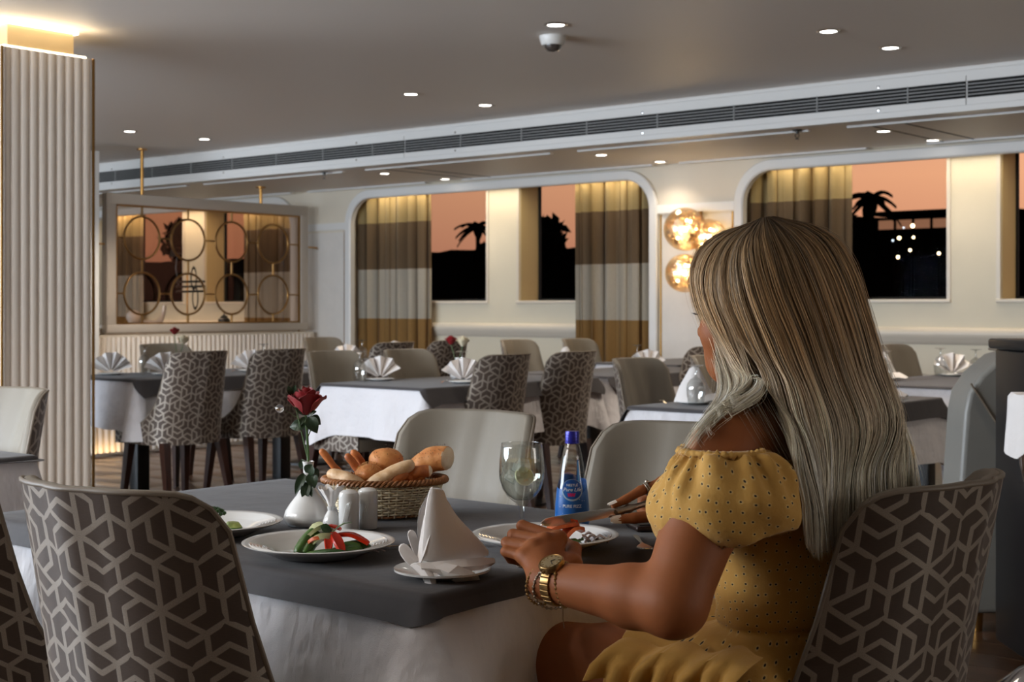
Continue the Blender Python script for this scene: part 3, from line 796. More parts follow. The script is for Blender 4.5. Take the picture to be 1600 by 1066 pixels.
for k in range(5): MB().box((-1.8 + k * .85, -1.0, 1.25), (.7, .06, .4)).build('window', M['dimwin'], bl, smooth=0)
M['town'] = mat('town_lamp', (1, .8, .5, 1), emit=(1, .74, .40, 1), es=9); M['townw'] = mat('town_lamp_white', (.8, .9, 1, 1), emit=(.75, .88, 1, 1), es=2.5)
tl = None
for px, py, r_, m_, lab in ((1405, 372, .07, 'town', 'brightest warm town lamp in the dark window'), (1427, 371, .055, 'town', 'warm town lamp beside the brightest one'), (1426, 353, .08, 'town', 'topmost warm town lamp under the building'), (1412, 356, .035, 'townw', 'tiny white town lamp near the topmost one'),
        (1422, 391, .055, 'town', 'warm town lamp in the middle of the dark window'), (1403, 402, .06, 'town', 'lowest warm town lamp in the dark window'), (1467, 396, .06, 'town', 'lone pale town lamp towards the cream pillar'), (1395, 376, .04, 'townw', 'bluish town lamp beside the warm ones'), (322, 427, .2, 'townw', 'pale blue boat light seen through the brass rings')):
    p = W(px, py, 57 if px > 400 else 70)
    t = thing('town_lamp', lab, 'street lamp', (p.x, p.y, p.z - 1.2))
    MB().lathe([(0, 1.2 - r_), (r_ * .7, 1.2 - r_ * .7), (r_, 1.2), (r_ * .7, 1.2 + r_ * .7), (0, 1.2 + r_)], 10, sx=1.6 if px < 400 else 1).build('lantern', M[m_], t)
    MB().tube([(0, 0, -2.25 - p.z + 1.2), (0, 0, 1.15 - r_)], .03, 6).build('post', M['night'], t)
# ------------------------------------------------------------------ dining chairs
Q_ = [0, .15, .185, .212, .232, .243, .252, .261, .274, .300, .340, .41, .52, .70]
RIM_ = [.918, .917, .914, .903, .88, .858, .81, .745, .672, .605, .55, .505, .478, .462]
def chair_shell():
    z0 = .385; NS, NV = 61, 18
    def plan(s, z):
        """point of the shell's outline at arc fraction s (-1..1) and height z, with inward normal"""
        k = max(0, (z - .45) / .5)
        w = lerp(.250, .228, min(1, k)); yb = -.232 - .095 * k ** 1.15; f = .235; r = .19
        st = f - (yb + r); ar = r * PI / 2; hb = w - r; T = st + ar + hb
        d = abs(s) * T; sg = 1 if s >= 0 else -1
        if d <= hb: p = (d, yb - .012 + .012 * (d / hb) ** 2); n = (0, 1)
        elif d <= hb + ar:
            a = (d - hb) / r; p = (hb + r * math.sin(a), yb + r - r * math.cos(a)); n = (-math.sin(a), math.cos(a))
        else: p = (w, yb + r + (d - hb - ar)); n = (-1, 0)
        return Vector((sg * p[0], p[1], z)), Vector((sg * n[0], n[1], 0)), sg * d
    def rim(s): return interp(plan(s, .65)[2] * (1 if s >= 0 else -1), Q_, RIM_)
    S = [lerp(-1, 1, i / (NS - 1)) for i in range(NS)]
    outer, uv, inner, line = [], [], [], []
    for s in S:
        h = rim(s); row = []
        for j in range(NV):
            z = z0 + (h - z0) * j / (NV - 1); p, n, d = plan(s, z); row.append(p); uv.append((d, z))
        outer.append(row); p, n, d = plan(s, h); th = .024; line.append(p + n * .002 + Vector((0, 0, .002)))
        r2 = [p + n * .003]
        for k in range(1, 7):
            a = PI * k / 6; r2.append(p + n * (.003 + (th - .003) * (1 - math.cos(a)) / 2) + Vector((0, 0, (.006 * math.sin(a)))))
        for j in range(1, 9):
            z = lerp(h, min(.41, h - .02), j / 8); p, n, d = plan(s, z); r2.append(p + n * (th + .026 * math.sin(PI / 2 * min(1, j / 4))))
        inner.append(r2)
    ob = MB().grid(outer); ob.uv = uv
    ib = MB().grid(inner)
    pb = MB().tube(line, .0042, 6)
    return ob, ib, pb
def leg_mb(sx_, sy_):
    a = Vector((sx_ * .195, .165 if sy_ > 0 else -.165, .40)); b = Vector((sx_ * .225, .205 if sy_ > 0 else -.245, 0)); m = MB(); vs = []
    for p, h in ((a, .024), (b, .014)): vs += [p + Vector((i * h, j * h, 0)) for i, j in ((-1, -1), (1, -1), (1, 1), (-1, 1))]
    return m.add(vs, [(0, 1, 5, 4), (1, 2, 6, 5), (2, 3, 7, 6), (3, 0, 4, 7), (0, 3, 2, 1), (4, 5, 6, 7)])
chair0 = thing('dining_chair', 'lattice-backed dining chair in front of the plated table, its back square to the viewer', 'chair')
ob, ib, pb = chair_shell()
ob.build('shell', M['fabric'], chair0, smooth=60); ib.build('inner_back', M['leather'], chair0, smooth=60); pb.build('piping', M['piping'], chair0, smooth=60)
so = []
for i in range(41):
    s_ = -1 + 2 * i / 40; a = s_ * PI * .5; k = min(1, abs(s_) / .62); x_ = .192 * math.sin(k * PI / 2) ** .8 * (1 if s_ > 0 else -1); y_ = -.185 + .19 * (1 - math.cos(k * PI / 2)) if abs(s_) < .62 else lerp(.005, .225, (abs(s_) - .62) / .38); so.append((x_, y_))
sm = MB(); sm.grid([[(x * f_, (y - .02) * f_ + .02, z) for f_, z in ((0, .40), (.97, .40), (1, .415), (1.02, .445), (1, .468), (.94, .482), (.7, .490), (0, .492))] for x, y in so], closeu=True)
sm.build('seat', M['leather'], chair0, smooth=50)
MB().box((0, .225, .422), (.47, .02, .07), bev=.006).build('seat_front', M['leather'], chair0, smooth=50)
for sx_ in (-1, 1):
    for sy_ in (-1, 1): leg_mb(sx_, sy_).build('leg', M['darkwood'], chair0, smooth=0)
def chair(x, y, deg, label, first=[True]):
    if first[0]:
        first[0] = False; chair0.location = (x, y, 0); chair0.rotation_euler = (0, 0, R(deg)); chair0['label'] = label; chair0['group'] = 'dining chairs'; return chair0
    return dup(chair0, (x, y, 0), R(deg), label)
CHAIRS = [
 (-1.80, 1.445, 4, 'lattice-backed dining chair drawn up before the plate of peppers, its whole back in view'),
 (-2.40, 1.46, 0, 'lattice-backed dining chair cut off by the frame edge beside the one before the pepper plate'),
 (-1.13, 2.035, 90, 'lattice-backed dining chair that the blonde woman sits on'),
 (-2.27, 2.31, 180, 'plain greige chair across the table behind the bread basket'),
 (-1.68, 2.32, 180, 'plain greige chair across the table behind the blue bottle and the raised hand'),
 (-4.02, 2.12, 180, 'plain cream chair before the fluted column at the frame edge'),
 (-6.90, 5.12, 90, 'lattice-backed chair below the red and white roses near the column'),
 (-6.87, 5.70, 90, 'lattice-backed chair half hidden behind the dark red rose'),
 (-5.22, 5.87, 90, 'lattice-backed chair straight above the goblet, curtain bay behind'),
 (-5.24, 6.50, 90, 'lattice-backed chair above the blue bottle, tucked in behind a plain one'),
 (-5.81, 5.58, -90, 'plain chair facing the bright tablecloth, first of two by the dark red rose'),
 (-5.70, 6.08, -90, 'plain chair behind the folded napkin and goblet on the white-clothed table'),
 (-3.81, 5.77, -90, 'plain chair standing above the blue bottle cap, full front in view'),
 (-3.75, 6.37, -90, "plain chair behind the napkin and upturned goblet by the woman's face"),
 (-7.87, 5.92, -90, 'plain chair behind the fan napkins below the lattice screen'),
 (-8.62, 8.05, -90, 'plain chair just under the far end of the lattice screen'),
 (-7.52, 7.33, 90, 'lattice-backed chair below the first curtain, seen over a plain chair'),
 (-7.64, 8.05, 90, 'lattice-backed chair behind the middle pair of roses'),
 (-6.84, 8.47, -90, 'plain chair by the window dado, under the cream pillar'),
 (-6.67, 9.02, -90, 'plain chair by the window dado, under the narrow dark window'),
 (-5.24, 7.92, 90, 'lattice-backed chair whose rim shows under the globe lamp'),
 (-3.95, 9.00, -90, 'olive-lit plain chair behind the hair, against the dado'),
]
for c in CHAIRS: chair(*c)

# ------------------------------------------------------------------ tables and their cloths
def drape(cx, cy, hx, hy, z, dropx, dropy, amp, seed, flare=.02, corner=.2, nv=10, kf=9, rad=.02, thick=.0015, corner_out=.05):
    rnd = random.Random(seed); ph = [rnd.uniform(0, 6.28) for _ in range(8)]
    per = []   # (x, y, nx, ny, corner weight, drop)
    def seg(ax, ay, bx, by, nx, ny, dr, n):
        for i in range(n):
            t = (i + .5) / n; L = math.hypot(bx - ax, by - ay); d = min(t, 1 - t) * L
            per.append((lerp(ax, bx, t), lerp(ay, by, t), nx, ny, max(0, 1 - d / .13) ** 2, dr))
    def cor(x, y, a0, d0, d1):
        for i in range(7):
            a = a0 + PI / 2 * i / 6; per.append((x + rad * math.cos(a), y + rad * math.sin(a), math.cos(a), math.sin(a), 1.0, lerp(d0, d1, i / 6)))
    X, Y = hx - rad, hy - rad; nx_, ny_ = max(12, int(hx * 40)), max(12, int(hy * 40))
    seg(-X, -hy, X, -hy, 0, -1, dropy, nx_); cor(X, -Y, -PI / 2, dropy, dropx); seg(hx, -Y, hx, Y, 1, 0, dropx, ny_); cor(X, Y, 0, dropx, dropy)
    seg(X, hy, -X, hy, 0, 1, dropy, nx_); cor(-X, Y, PI / 2, dropy, dropx); seg(-hx, Y, -hx, -Y, -1, 0, dropx, ny_); cor(-X, -Y, PI, dropx, dropy)
    m = len(per); rows = []; s = 0
    for i, (x, y, nx, ny, k, dr) in enumerate(per):
        if i: s += math.hypot(x - per[i - 1][0], y - per[i - 1][1])
        fold = math.sin(s * kf + ph[0]) + .6 * math.sin(s * kf * 2.3 + ph[1]) + .3 * math.sin(s * kf * 4.1 + ph[2])
        und = .5 + .5 * math.sin(s * 3.1 + ph[3])
        row = [(cx + x * .0, cy + y * .0, z), (cx + x * .5, cy + y * .5, z), (cx + x * .93, cy + y * .93, z + .0006 * math.sin(s * 12)), (cx + x - nx * .012, cy + y - ny * .012, z)]
        for q in (30, 60, 90):
            row.append((cx + x - nx * .012 * (1 - math.sin(R(q))), cy + y - ny * .012 * (1 - math.sin(R(q))), z - .012 * (1 - math.cos(R(q)))))
        for j in range(1, nv + 1):
            v = j / nv; D = max(.013, dr * (1 + corner * k) * (1 - .06 * und))
            o = v * (flare + corner_out * k) * (dr / .25 + .15) + amp * fold * v ** .8 * (dr / .25) * (1 - .5 * k)
            o = max(o, .001)
            row.append((cx + x + nx * o, cy + y + ny * o, z - .012 - (D - .012) * v))
        rows.append(row)
    return MB().grid(rows, closeu=True, thick=thick)
def table(x0, x1, y0, y1, lab, clab, olab, seed, drop=.29, ov=(.085, .008)):
    cx, cy, hx, hy = (x0 + x1) / 2, (y0 + y1) / 2, (x1 - x0) / 2, (y1 - y0) / 2
    t = thing('dining_table', lab, 'table', (cx, cy, 0), 0, 'dining tables')
    MB().box((0, 0, .73), (2 * hx - .03, 2 * hy - .03, .026), bev=.006).build('tabletop', M['darkwood'], t, smooth=30)
    for s in (-1, 1):
        oy = s * (hy - .3) if hy > hx else 0; ox = s * (hx - .3) if hx >= hy else 0
        MB().box((ox, oy, .37), (.09, .09, .70), bev=.008).build('leg', M['blackwood'], t, smooth=30)
        MB().lathe([(.21, 0), (.21, .012), (.06, .03), (.05, .03)], 28, (ox, oy, 0)).build('foot', M['blackwood'], t)
    c = drape(cx, cy, hx, hy, .749, drop, drop, .02, seed).build('tablecloth', M['cloth_white'], None, smooth=70)
    tag(c, clab, 'tablecloth', 'white tablecloths')
    o = drape(cx, cy, hx + .004, hy + .004, .7525, ov[0], ov[1], .006, seed + 50, .04, .25, 6).build('overlay_cloth', M['cloth_dark'], None, smooth=70)
    tag(o, olab, 'tablecloth', 'charcoal overlay cloths')
TABLES = [
 (-7.75, -6.95, 4.89, 6.62, 'below the lattice screen with fan napkins'),
 (-5.89, -5.09, 5.34, 6.86, 'under the middle pair of roses, its white end bright'),
 (-5.89, -5.09, 6.98, 8.40, 'behind the chairs below the gathered curtain'),
 (-3.53, -2.74, 4.95, 6.38, "by the woman's face, running behind her hair"),
 (-8.50, -7.72, 6.95, 8.60, 'below the first curtain near the screen end'),
 (-3.70, -2.97, 7.22, 9.20, 'behind the hair with upturned goblets, under the dado'),
 (-6.50, -5.75, 8.70, 9.95, 'in the window bay under the globe lamp'),
 (-4.55, -3.64, 1.45, 2.23, 'at the frame edge by the fluted column'),
]
for i, (a, b, c_, d, w_) in enumerate(TABLES):
    table(a, b, c_, d, 'dark-legged dining table ' + w_, 'white tablecloth on the table ' + w_, 'charcoal overlay on the table ' + w_, 11 + i, .29, (.012, .012) if i == 7 else (.085, .008))
# the table in front
FX0, FX1, FY0, FY1 = -2.69, -1.43, 1.508, 2.325
t = thing('dining_table', 'dark-legged dining table set with the meal, before the seated woman', 'table', ((FX0 + FX1) / 2, (FY0 + FY1) / 2, 0), 0, 'dining tables')
MB().box((0, 0, .725), (FX1 - FX0 - .04, FY1 - FY0 - .04, .03), bev=.006).build('tabletop', M['darkwood'], t, smooth=30)
for s in (-1, 1):
    MB().box((s * .32, 0, .37), (.09, .09, .70), bev=.008).build('leg', M['blackwood'], t, smooth=30)
    MB().lathe([(.21, 0), (.21, .012), (.06, .03), (.05, .03)], 28, (s * .32, 0, 0)).build('foot', M['blackwood'], t)
fx, fy, fhx, fhy = (FX0 + FX1) / 2, (FY0 + FY1) / 2, (FX1 - FX0) / 2, (FY1 - FY0) / 2
tag(drape(fx, fy, fhx - .004, fhy - .004, .7485, .30, .30, .016, 3, .03, .18, 14, 8, corner_out=.12).build('tablecloth', M['cloth_white'], None, smooth=70), 'white tablecloth under the meal, hanging in a fold at the near corner', 'tablecloth', 'white tablecloths')
tag(drape(fx, fy, fhx, fhy, .7525, .03, .044, .008, 91, .035, .05, 8, 16, corner_out=.012).build('overlay_cloth', M['cloth_dark'], None, smooth=70), 'charcoal overlay under the plates, bread basket and blue bottle', 'tablecloth', 'charcoal overlay cloths')

# ------------------------------------------------------------------ booth seat, black stand and wine cooler at the frame edge
bt = thing('booth_seat', 'tall grey leather booth seat with piped seams, past the seated woman', 'booth', (-1.85, 5.13, 0), R(40))
prof = []
rows = []
for i in range(15):
    a = i / 14; z = lerp(.07, 1.0, a); rows.append([(-.31 - .035 * math.sin(z * 1.2) + .10 * z + (.12 * max(0, (z - .82) / .18) ** 2), y, z) for y in (0, .16)])
LF = [r_[0][0] for r_ in rows]; ZZ = [r_[0][2] for r_ in rows]
b_ = MB(); P = []
for x_, z in zip(LF, ZZ): P.append((x_, z))
P.append((LF[-1] + .06, 1.015)); P += [(-.04, 1.02), (-.04, .07)]
n = len(P); vs = [(x, 0, z) for x, z in P] + [(x, .22, z) for x, z in P]
b_.add(vs, [tuple(range(n)), tuple(range(2 * n - 1, n - 1, -1))] + [(i, i + n, (i + 1) % n + n, (i + 1) % n) for i in range(n)])
bk = b_.build('backrest', M['leather_dark'], bt, smooth=30)
m_ = bk.modifiers.new('bev', 'BEVEL'); m_.width = .03; m_.segments = 4; m_.limit_method = 'ANGLE'; m_.angle_limit = R(40)
pp = MB()
pp.tube([(-.105, -.004, .08), (-.105, -.004, .94), (-.105, .01, 1.015), (-.105, .2, 1.02)], .006, 6)
pp.tube([(-.11, -.004, .70), (-.24, -.004, .90)], .004, 6)
pp.build('piping', M['piping'], bt)
MB().box((.20, .48, .38), (.54, .9, .16), bev=.04).build('seat', M['leather_dark'], bt, smooth=40)
MB().box((.20, .48, .20), (.52, .88, .2), bev=.01).build('base', M['leather_dark'], bt, smooth=30)
for x_ in (-.2, .42):
    for y_ in (.05, .88): MB().lathe([(.018, 0), (.026, .12)], 12, (x_, y_, 0)).build('leg', M['goldtrim'], bt)
sb = thing('service_cabinet', 'tall black lacquered service cabinet behind the wine cooler at the frame edge', 'cabinet', (*W(1692, 480, 4.72).xy, 0), R(40))
MB().box((0, 0, .53), (.46, .36, 1.0), bev=.006).build('body', M['blackwood'], sb, smooth=30)
MB().box((0, 0, 1.05), (.50, .40, .035), bev=.01).build('top', M['blackwood'], sb, smooth=30)
for s in (-1, 1): 
    d_ = MB().box((s * .114, -.185, .55), (.22, .012, .9), bev=.003).build('door', M['blackwood'], sb, smooth=30)
    MB().tube([(s * .03, -.20, .5), (s * .03, -.20, .62)], .005, 8).build('handle', M['steel'], d_)
wc = thing('wine_cooler', 'chrome wine bucket on a pedestal stand at the frame edge, white cloth over its rim', 'wine bucket', (*W(1646, 480, 4.3).xy, 0))
MB().lathe([(.172, 0), (.175, .012), (.165, .022), (.10, .075), (.05, .10), (.022, .13), (.018, .2), (.018, .6), (.03, .63), (.10, .64), (0, .64)], 40).build('stand', M['chrome'], wc)
MB().lathe([(.0, .645), (.085, .645), (.098, .70), (.108, .88), (.118, .895), (.118, .905), (.104, .90), (.09, .70), (0, .66)], 40).build('bucket', M['chrome'], wc)
MB().torus((0, 0, .80), .106, .006, 36, 8).build('band', M['chrome'], wc)
rows = []
for i in range(15):
    a = R(190 + i * 7) ; row = []
    for j in range(14):
        v = j / 13
        if v < .35: r_ = .06 + .07 * v / .35; z = .912 - .0 * v
        else: r_ = .128 + .012 * math.sin(i * 1.1) * (v - .35) + .01 * (v - .35); z = .912 - .17 * (v - .35) / .65 - .02 * math.sin(i * .4)
        row.append((r_ * math.cos(a), r_ * math.sin(a), z + .003 * math.sin(i)))
    rows.append(row)
nk = MB().grid(rows, thick=.003).build('service_cloth', M['napkin'], None, smooth=70, loc=wc.location.copy()); nk.rotation_euler = (0, 0, R(15))
tag(nk, 'white service cloth hanging over the rim of the wine bucket', 'napkin')
# ------------------------------------------------------------------ place settings on the other tables
def plate_mb(r, h=.02, n=48):
    return MB().lathe([(0, .004), (r * .55, .004), (r * .62, .006), (r * .70, h * .55), (r * .8, h * .72), (r * .97, h), (r, h + .001), (r * 1.0, h - .002), (r * .72, h * .38), (r * .58, .0), (r * .5, 0), (r * .5, .002), (0, .002)], n)
def fan_mb(n=9, rad=.125, amp=.014, spread=150, lift=.0, seed=0):
    rnd = random.Random(seed); rows = []
    for i in range(2 * n + 1):
        a = R(90 + spread / 2 - spread * i / (2 * n)); s = (1 if i % 2 else -1)
        rr = rad * (1 - .05 * (i % 2)) * (1 + .05 * rnd.uniform(-1, 1)); row = []
        for q in range(5):
            u = .12 + .88 * q / 4
            row.append((rr * u * math.cos(a), s * amp * (.25 + u) + .02 * (u - .5) * math.sin(a), lift + max(.004, rr * u * math.sin(a) * 1.0 + .012)))
        rows.append(row)
    return MB().grid(rows, thick=.0018)
def cone_mb(seed=0):
    """upright folded napkin: a leaning pocket with folded wings"""
    m = MB()
    m.grid([[(-.075, .02, .003), (-.055, .012, .06), (-.02, .0, .125)], [(-.03, -.035, .003), (-.02, -.02, .07), (-.002, -.004, .135)], [(.03, -.035, .003), (.02, -.022, .07), (.008, -.004, .132)], [(.085, .015, .003), (.05, .008, .06), (.02, .0, .12)], [(.03, .045, .003), (.02, .03, .06), (.005, .006, .128)], [(-.03, .045, .003), (-.02, .03, .06), (-.008, .006, .128)]], closeu=True, thick=.002)
    m.grid([[(.02, -.05, .004), (.05, -.055, .012), (.1, -.035, .006)], [(.03, -.02, .03), (.07, -.02, .035), (.115, -.01, .012)], [(.04, .01, .004), (.08, .02, .008), (.12, .02, .004)]], thick=.002)
    return m
GOB = [(.0, .0), (.030, .0), (.034, .012), (.039, .05), (.0405, .075), (.037, .095), (.024, .112), (.008, .122), (.005, .13), (.0045, .158), (.009, .166), (.033, .170), (.034, .173), (.0, .173)]
def goblet_up(label, loc):
    g = thing('goblet', label, 'glass', loc, 0, 'upturned goblets')
    MB().lathe(GOB[1:8], 26).build('bowl', M['sparkle'], g); MB().lathe(GOB[7:11], 14).build('stem', M['sparkle'], g); MB().lathe(GOB[10:], 26).build('foot', M['sparkle'], g)
    return g
g0 = None; pl0 = None; fans = {}; fk0 = None
def fork_mb(L=.19):
    m = MB()
    m.grid([[(s * w, y, z) for s in (-1, 1)] for w, y, z in ((.0045, 0, .002), (.006, .02, .002), (.004, .06, .003), (.0028, .10, .005), (.003, .125, .006), (.009, .14, .005), (.0105, .15, .0035))], thick=.0016)
    for k in range(4):
        x = -.009 + .006 * k; m.grid([[(x - .0014, y, z), (x + .0014, y, z)] for y, z in ((.148, .0036), (.165, .002), (.18, .0022), (.192, .004))], thick=.0014)
    return m
def knife_mb():
    m = MB(); m.grid([[(-w, y, .003), (w * .6, y, .003)] for w, y in ((.005, 0), (.006, .03), (.005, .09), (.004, .1), (.008, .105), (.009, .15), (.008, .19), (.002, .21))], thick=.0022); return m
def setting(nap, gob, rz, lab, plate=True, cut=True):
    global g0, pl0, fk0
    (x, y), kind = nap
    z = .7535
    if plate:
        if pl0 is None:
            pl0 = plate_mb(.082, .014, 36).build('side_plate', M['china'], None, smooth=60); tag(pl0, '', 'plate', 'side plates under folded napkins')
            p_ = pl0
        else: p_ = dup(pl0)
        p_.location = (x, y, z); p_['label'] = 'white plate under the ' + lab
    if kind not in fans: fans[kind] = (fan_mb(5, .128, .022, 150) if kind == 'fan' else fan_mb(4, .128, .03, 128) if kind == 'leaf' else cone_mb())
    n = fans[kind].build('napkin', M['napkin'], None, smooth=(25 if kind != 'cone' else 50)); n.scale = (1.2,) * 3 if kind == 'cone' else (1, 1, 1); n.location = (x, y, z + (.006 if plate else .001)); n.rotation_euler = (0, 0, R(rz))
    tag(n, lab, 'napkin', 'folded napkins')
    if gob:
        lab2 = 'upturned clear goblet beside the ' + lab
        if g0 is None: g0 = goblet_up(lab2, (*gob, z))
        else: dup(g0, (*gob, z), label=lab2)
    if cut:
        a = R(rz); dx, dy = math.cos(a), math.sin(a)
        f_ = fork_mb().build('fork', M['steel'], None, smooth=40) if fk0 is None else dup(fk0)
        if fk0 is None: fk0 = f_
        f_.location = (x - dx * .125, y - dy * .125, z + .001); f_.rotation_euler = (0, 0, a + PI / 2 * 0); tag(f_, 'steel fork by the ' + lab, 'fork', 'forks on the set tables')
SET = [
 (((-7.56, 5.13), 'fan'), (-7.62, 5.42), 48, 'rounded fan napkin closest to the column'),
 (((-7.30, 5.34), 'fan'), None, 60, 'fan napkin half behind the lattice chair below the roses'),
 (((-7.27, 5.99), 'fan'), (-7.45, 6.25), 40, 'fan napkin between the two lattice chairs near the screen'),
 (((-5.80, 5.72), 'leaf'), (-5.84, 5.60), 50, 'stepped napkin on the bright-ended table, before a plain chair'),
 (((-5.26, 5.83), 'leaf'), (-5.38, 5.95), 35, 'large stepped napkin under the middle pair of roses'),
 (((-5.65, 7.25), 'cone'), None, 60, 'upright napkin in front of the window dado, beside a lattice chair'),
 (((-5.35, 7.74), 'leaf'), (-5.42, 7.72), 40, 'small napkin by the foot of the gathered curtain'),
 (((-3.36, 5.22), 'cone'), (-3.31, 5.15), 40, "napkin behind the goblet by the woman's face"),
 (((-2.92, 6.06), 'cone'), (-2.97, 6.12), 30, 'tall folded napkin peeping from behind the hair'),
 (((-3.62, 7.60), 'cone'), (-3.58, 7.55), 40, 'napkin behind a goblet before the olive-lit chair'),
 (((-3.53, 8.35), 'leaf'), (-3.58, 8.30), 40, 'napkin beside the goblet in front of the bare dado'),
 (((-7.84, 7.38), 'leaf'), (-7.80, 7.50), 40, 'pinkish napkin with goblet below the first curtain'),
 (((-8.30, 8.35), 'leaf'), None, 40, 'napkin glimpsed beyond the lattice chair by the dado'),
]
for s in SET: setting(*s)
for x, y, l in ((-3.32, 8.20, 'upturned goblet standing alone near the grey booth top'), (-3.10, 8.60, 'upturned goblet just over the grey booth top'), (-7.62, 4.98, 'upturned goblet at the table corner by the column')):
    dup(g0, (x, y, .7535), label=l)
def rose_head(parent, mm, r, c, seed, name='blossom'):
    """a spiral of cupped petals, each its own part"""
    rnd = random.Random(seed)
    for k in range(15):
        u = k / 14; a = k * 2.4; R0 = r * (.10 + .55 * u); Hh = r * (1.25 - .55 * u); wd_ = r * (.45 + .55 * u); tilt = lerp(.05, 1.0, u ** 1.3)
        rows = []; Rk = r * (.14 + .74 * u); top = r * (.85 - .36 * u); spread = lerp(3.6, 1.5, u ** .7); wob = rnd.uniform(0, 6)
        for i in range(11):
            s = (i / 10 - .5); row = []; e_ = (abs(s) * 2)
            for j in range(8):
                v = j / 7; curl = r * .17 * u * max(0, v - .45) ** 2 * 3.3
                rad = Rk * (.22 + .78 * math.sin(v * PI / 2) ** .8) + curl; zz = -r * .55 + (top + r * .55) * v ** .9 - curl * .9
                an = a + s * spread * math.sin(PI * (.22 + .5 * v)); zz -= r * .22 * e_ ** 3 * v - r * .03 * math.sin(s * 14 + wob) * v
                row.append((c[0] + rad * math.cos(an), c[1] + rad * math.sin(an), c[2] + zz))
            rows.append(row)
        MB().grid(rows, thick=.0007).build('petal', mm, parent, smooth=70)
def small_vase(loc, labr, labw, labv, hr, hw):
    v = thing('bud_vase', labv, 'vase', loc, 0, 'white bud vases')
    MB().lathe([(.0, 0), (.035, 0), (.046, .012), (.043, .03), (.022, .06), (.013, .09), (.014, .125), (.011, .125), (.010, .09), (0, .03)], 24).build('body', M['china'], v)
    for (dx, dy, h, r), mm, lb, nm in ((hr, M['rose'], labr, 'red_rose'), (hw, M['whiterose'], labw, 'white_rose')):
        f_ = thing(nm, lb, 'rose', (loc[0], loc[1], loc[2]), 0, 'roses in the bud vases')
        rose_head(f_, mm, r, (dx, dy, h), 5)
        MB().tube([(0, 0, .02), (dx * .3, dy * .3, .11), (dx, dy, h - r * .4)], .0025, 6).build('stem', M['stem'], f_)
small_vase((-7.25, 5.40, .7535), 'red rose above the chair back near the lattice screen', 'white rose above the chair back near the lattice screen', 'white bud vase hidden behind the lattice chair near the screen', (-.02, -.01, .270, .034), (.014, .03, .215, .042))
small_vase((-5.64, 6.20, .7535), 'red rose over the bright-ended table, in front of the dado', 'cream rose over the bright-ended table, in front of the dado', 'white bud vase behind the large stepped napkin', (-.035, -.02, .222, .040), (.022, .02, .215, .046))
# ------------------------------------------------------------------ the meal on the table in front
ZT = .7542
MPX = lambda t: t / 2222.2
def big_plate(x, y, lab):
    r = .128; prof = [(0, .004), (.062, .004), (.07, .007), (.082, .0145)]
    for k in range(6): rr = .086 + k * .0055; prof += [(rr, .0158 + k * .0014), (rr + .002, .0172 + k * .0014), (rr + .0035, .0160 + k * .0014)]
    prof += [(.122, .0242), (.1275, .0256), (.129, .0248), (.1275, .0228), (.10, .0135), (.08, .004), (.07, 0), (.06, 0), (.06, .002), (0, .002)]
    o = MB().lathe(prof, 72).build('dinner_plate', M['china'], None, smooth=50, loc=(x, y, ZT)); return tag(o, lab, 'plate', 'white ribbed dinner plates')
P1, P2, P3 = (-1.802, 1.632), (-1.558, 1.94), (-2.124, 1.66)
big_plate(*P1, 'white ribbed dinner plate with peppers, green beans and basil')
big_plate(*P2, "white ribbed dinner plate under the woman's hands with orange salmon")
big_plate(*P3, 'white ribbed dinner plate cut off by the chair back, with broccoli')
M['bean'] = mat('green_vegetable', srgb(74, 112, 44), .3, bump=.3, bscale=120, var=.4, vscale=60)
M['darkgreen'] = mat('dark_leaf', srgb(44, 84, 30), .35, bump=.3, bscale=160, var=.35, vscale=50)
M['palegreen'] = mat('pale_cabbage', srgb(196, 200, 150), .4, var=.3, vscale=50)
M['pepper'] = mat('red_pepper', srgb(206, 48, 20), .18, var=.15, vscale=40)
M['salmon'] = mat('salmon', srgb(222, 112, 66), .28, var=.35, vscale=90, bump=.3, bscale=140)
M['onion'] = mat('onion', srgb(226, 206, 200), .25, trans=.25, var=.2, vscale=60)
rr_ = random.Random(11)
def strip(name, pts, w, th, m_, lab, cat, rad=None, grp=None):
    """a cut strip along pts"""
    pts = cr_spline(pts, 9); n = 9
    if rad: b_ = MB().tube(pts, [rad * (.35 + .65 * math.sin(PI * min(1, max(0.02, (i + .35) / 8.7))) ** .4) for i in range(n)], 8)
    else:
        rows = []
        for i, p in enumerate(pts):
            d = (pts[min(i + 1, n - 1)] - pts[max(i - 1, 0)]).normalized(); s_ = d.cross(Vector((0, 0, 1))); s_ = s_.normalized() if s_.length > .01 else Vector((1, 0, 0))
            k = .5 + .5 * math.sin(PI * (i + .6) / 9.2)
            u_ = s_.cross(d)
            rows.append([p - s_ * w * k + u_ * w * .25, p, p + s_ * w * k + u_ * w * .25])
        b_ = MB().grid(rows, thick=th)
    o = b_.build(name, m_, None, smooth=60); return tag(o, lab, cat, grp)
def on(pl, px, py, z, pl_t):
    """a point above a plate: offsets in metres along the picture's right, away, and up"""
    return Vector((pl[0] + CT * px - ST * py, pl[1] + ST * px + CT * py, ZT + z))
q = lambda x, y, z: on(P1, x, y, z * .82 + .002, 0)
strip('green_bean', [q(-.030, -.045, .010), q(-.020, -.03, .03), q(-.006, -.015, .052)], 0, 0, M['bean'], 'green bean leaning up at the edge of the pepper salad', 'vegetable', .0105)
strip('green_bean', [q(-.018, -.045, .010), q(-.008, -.03, .028), q(.000, -.015, .047)], 0, 0, M['bean'], 'second green bean tucked behind the leaning one', 'vegetable', .010)
strip('celery_stick', [q(-.012, -.055, .010), q(.02, -.058, .012), (q(.05, -.05, .012))], 0, 0, M['bean'], 'celery stick lying lowest at the front of the pepper salad', 'vegetable', .008)
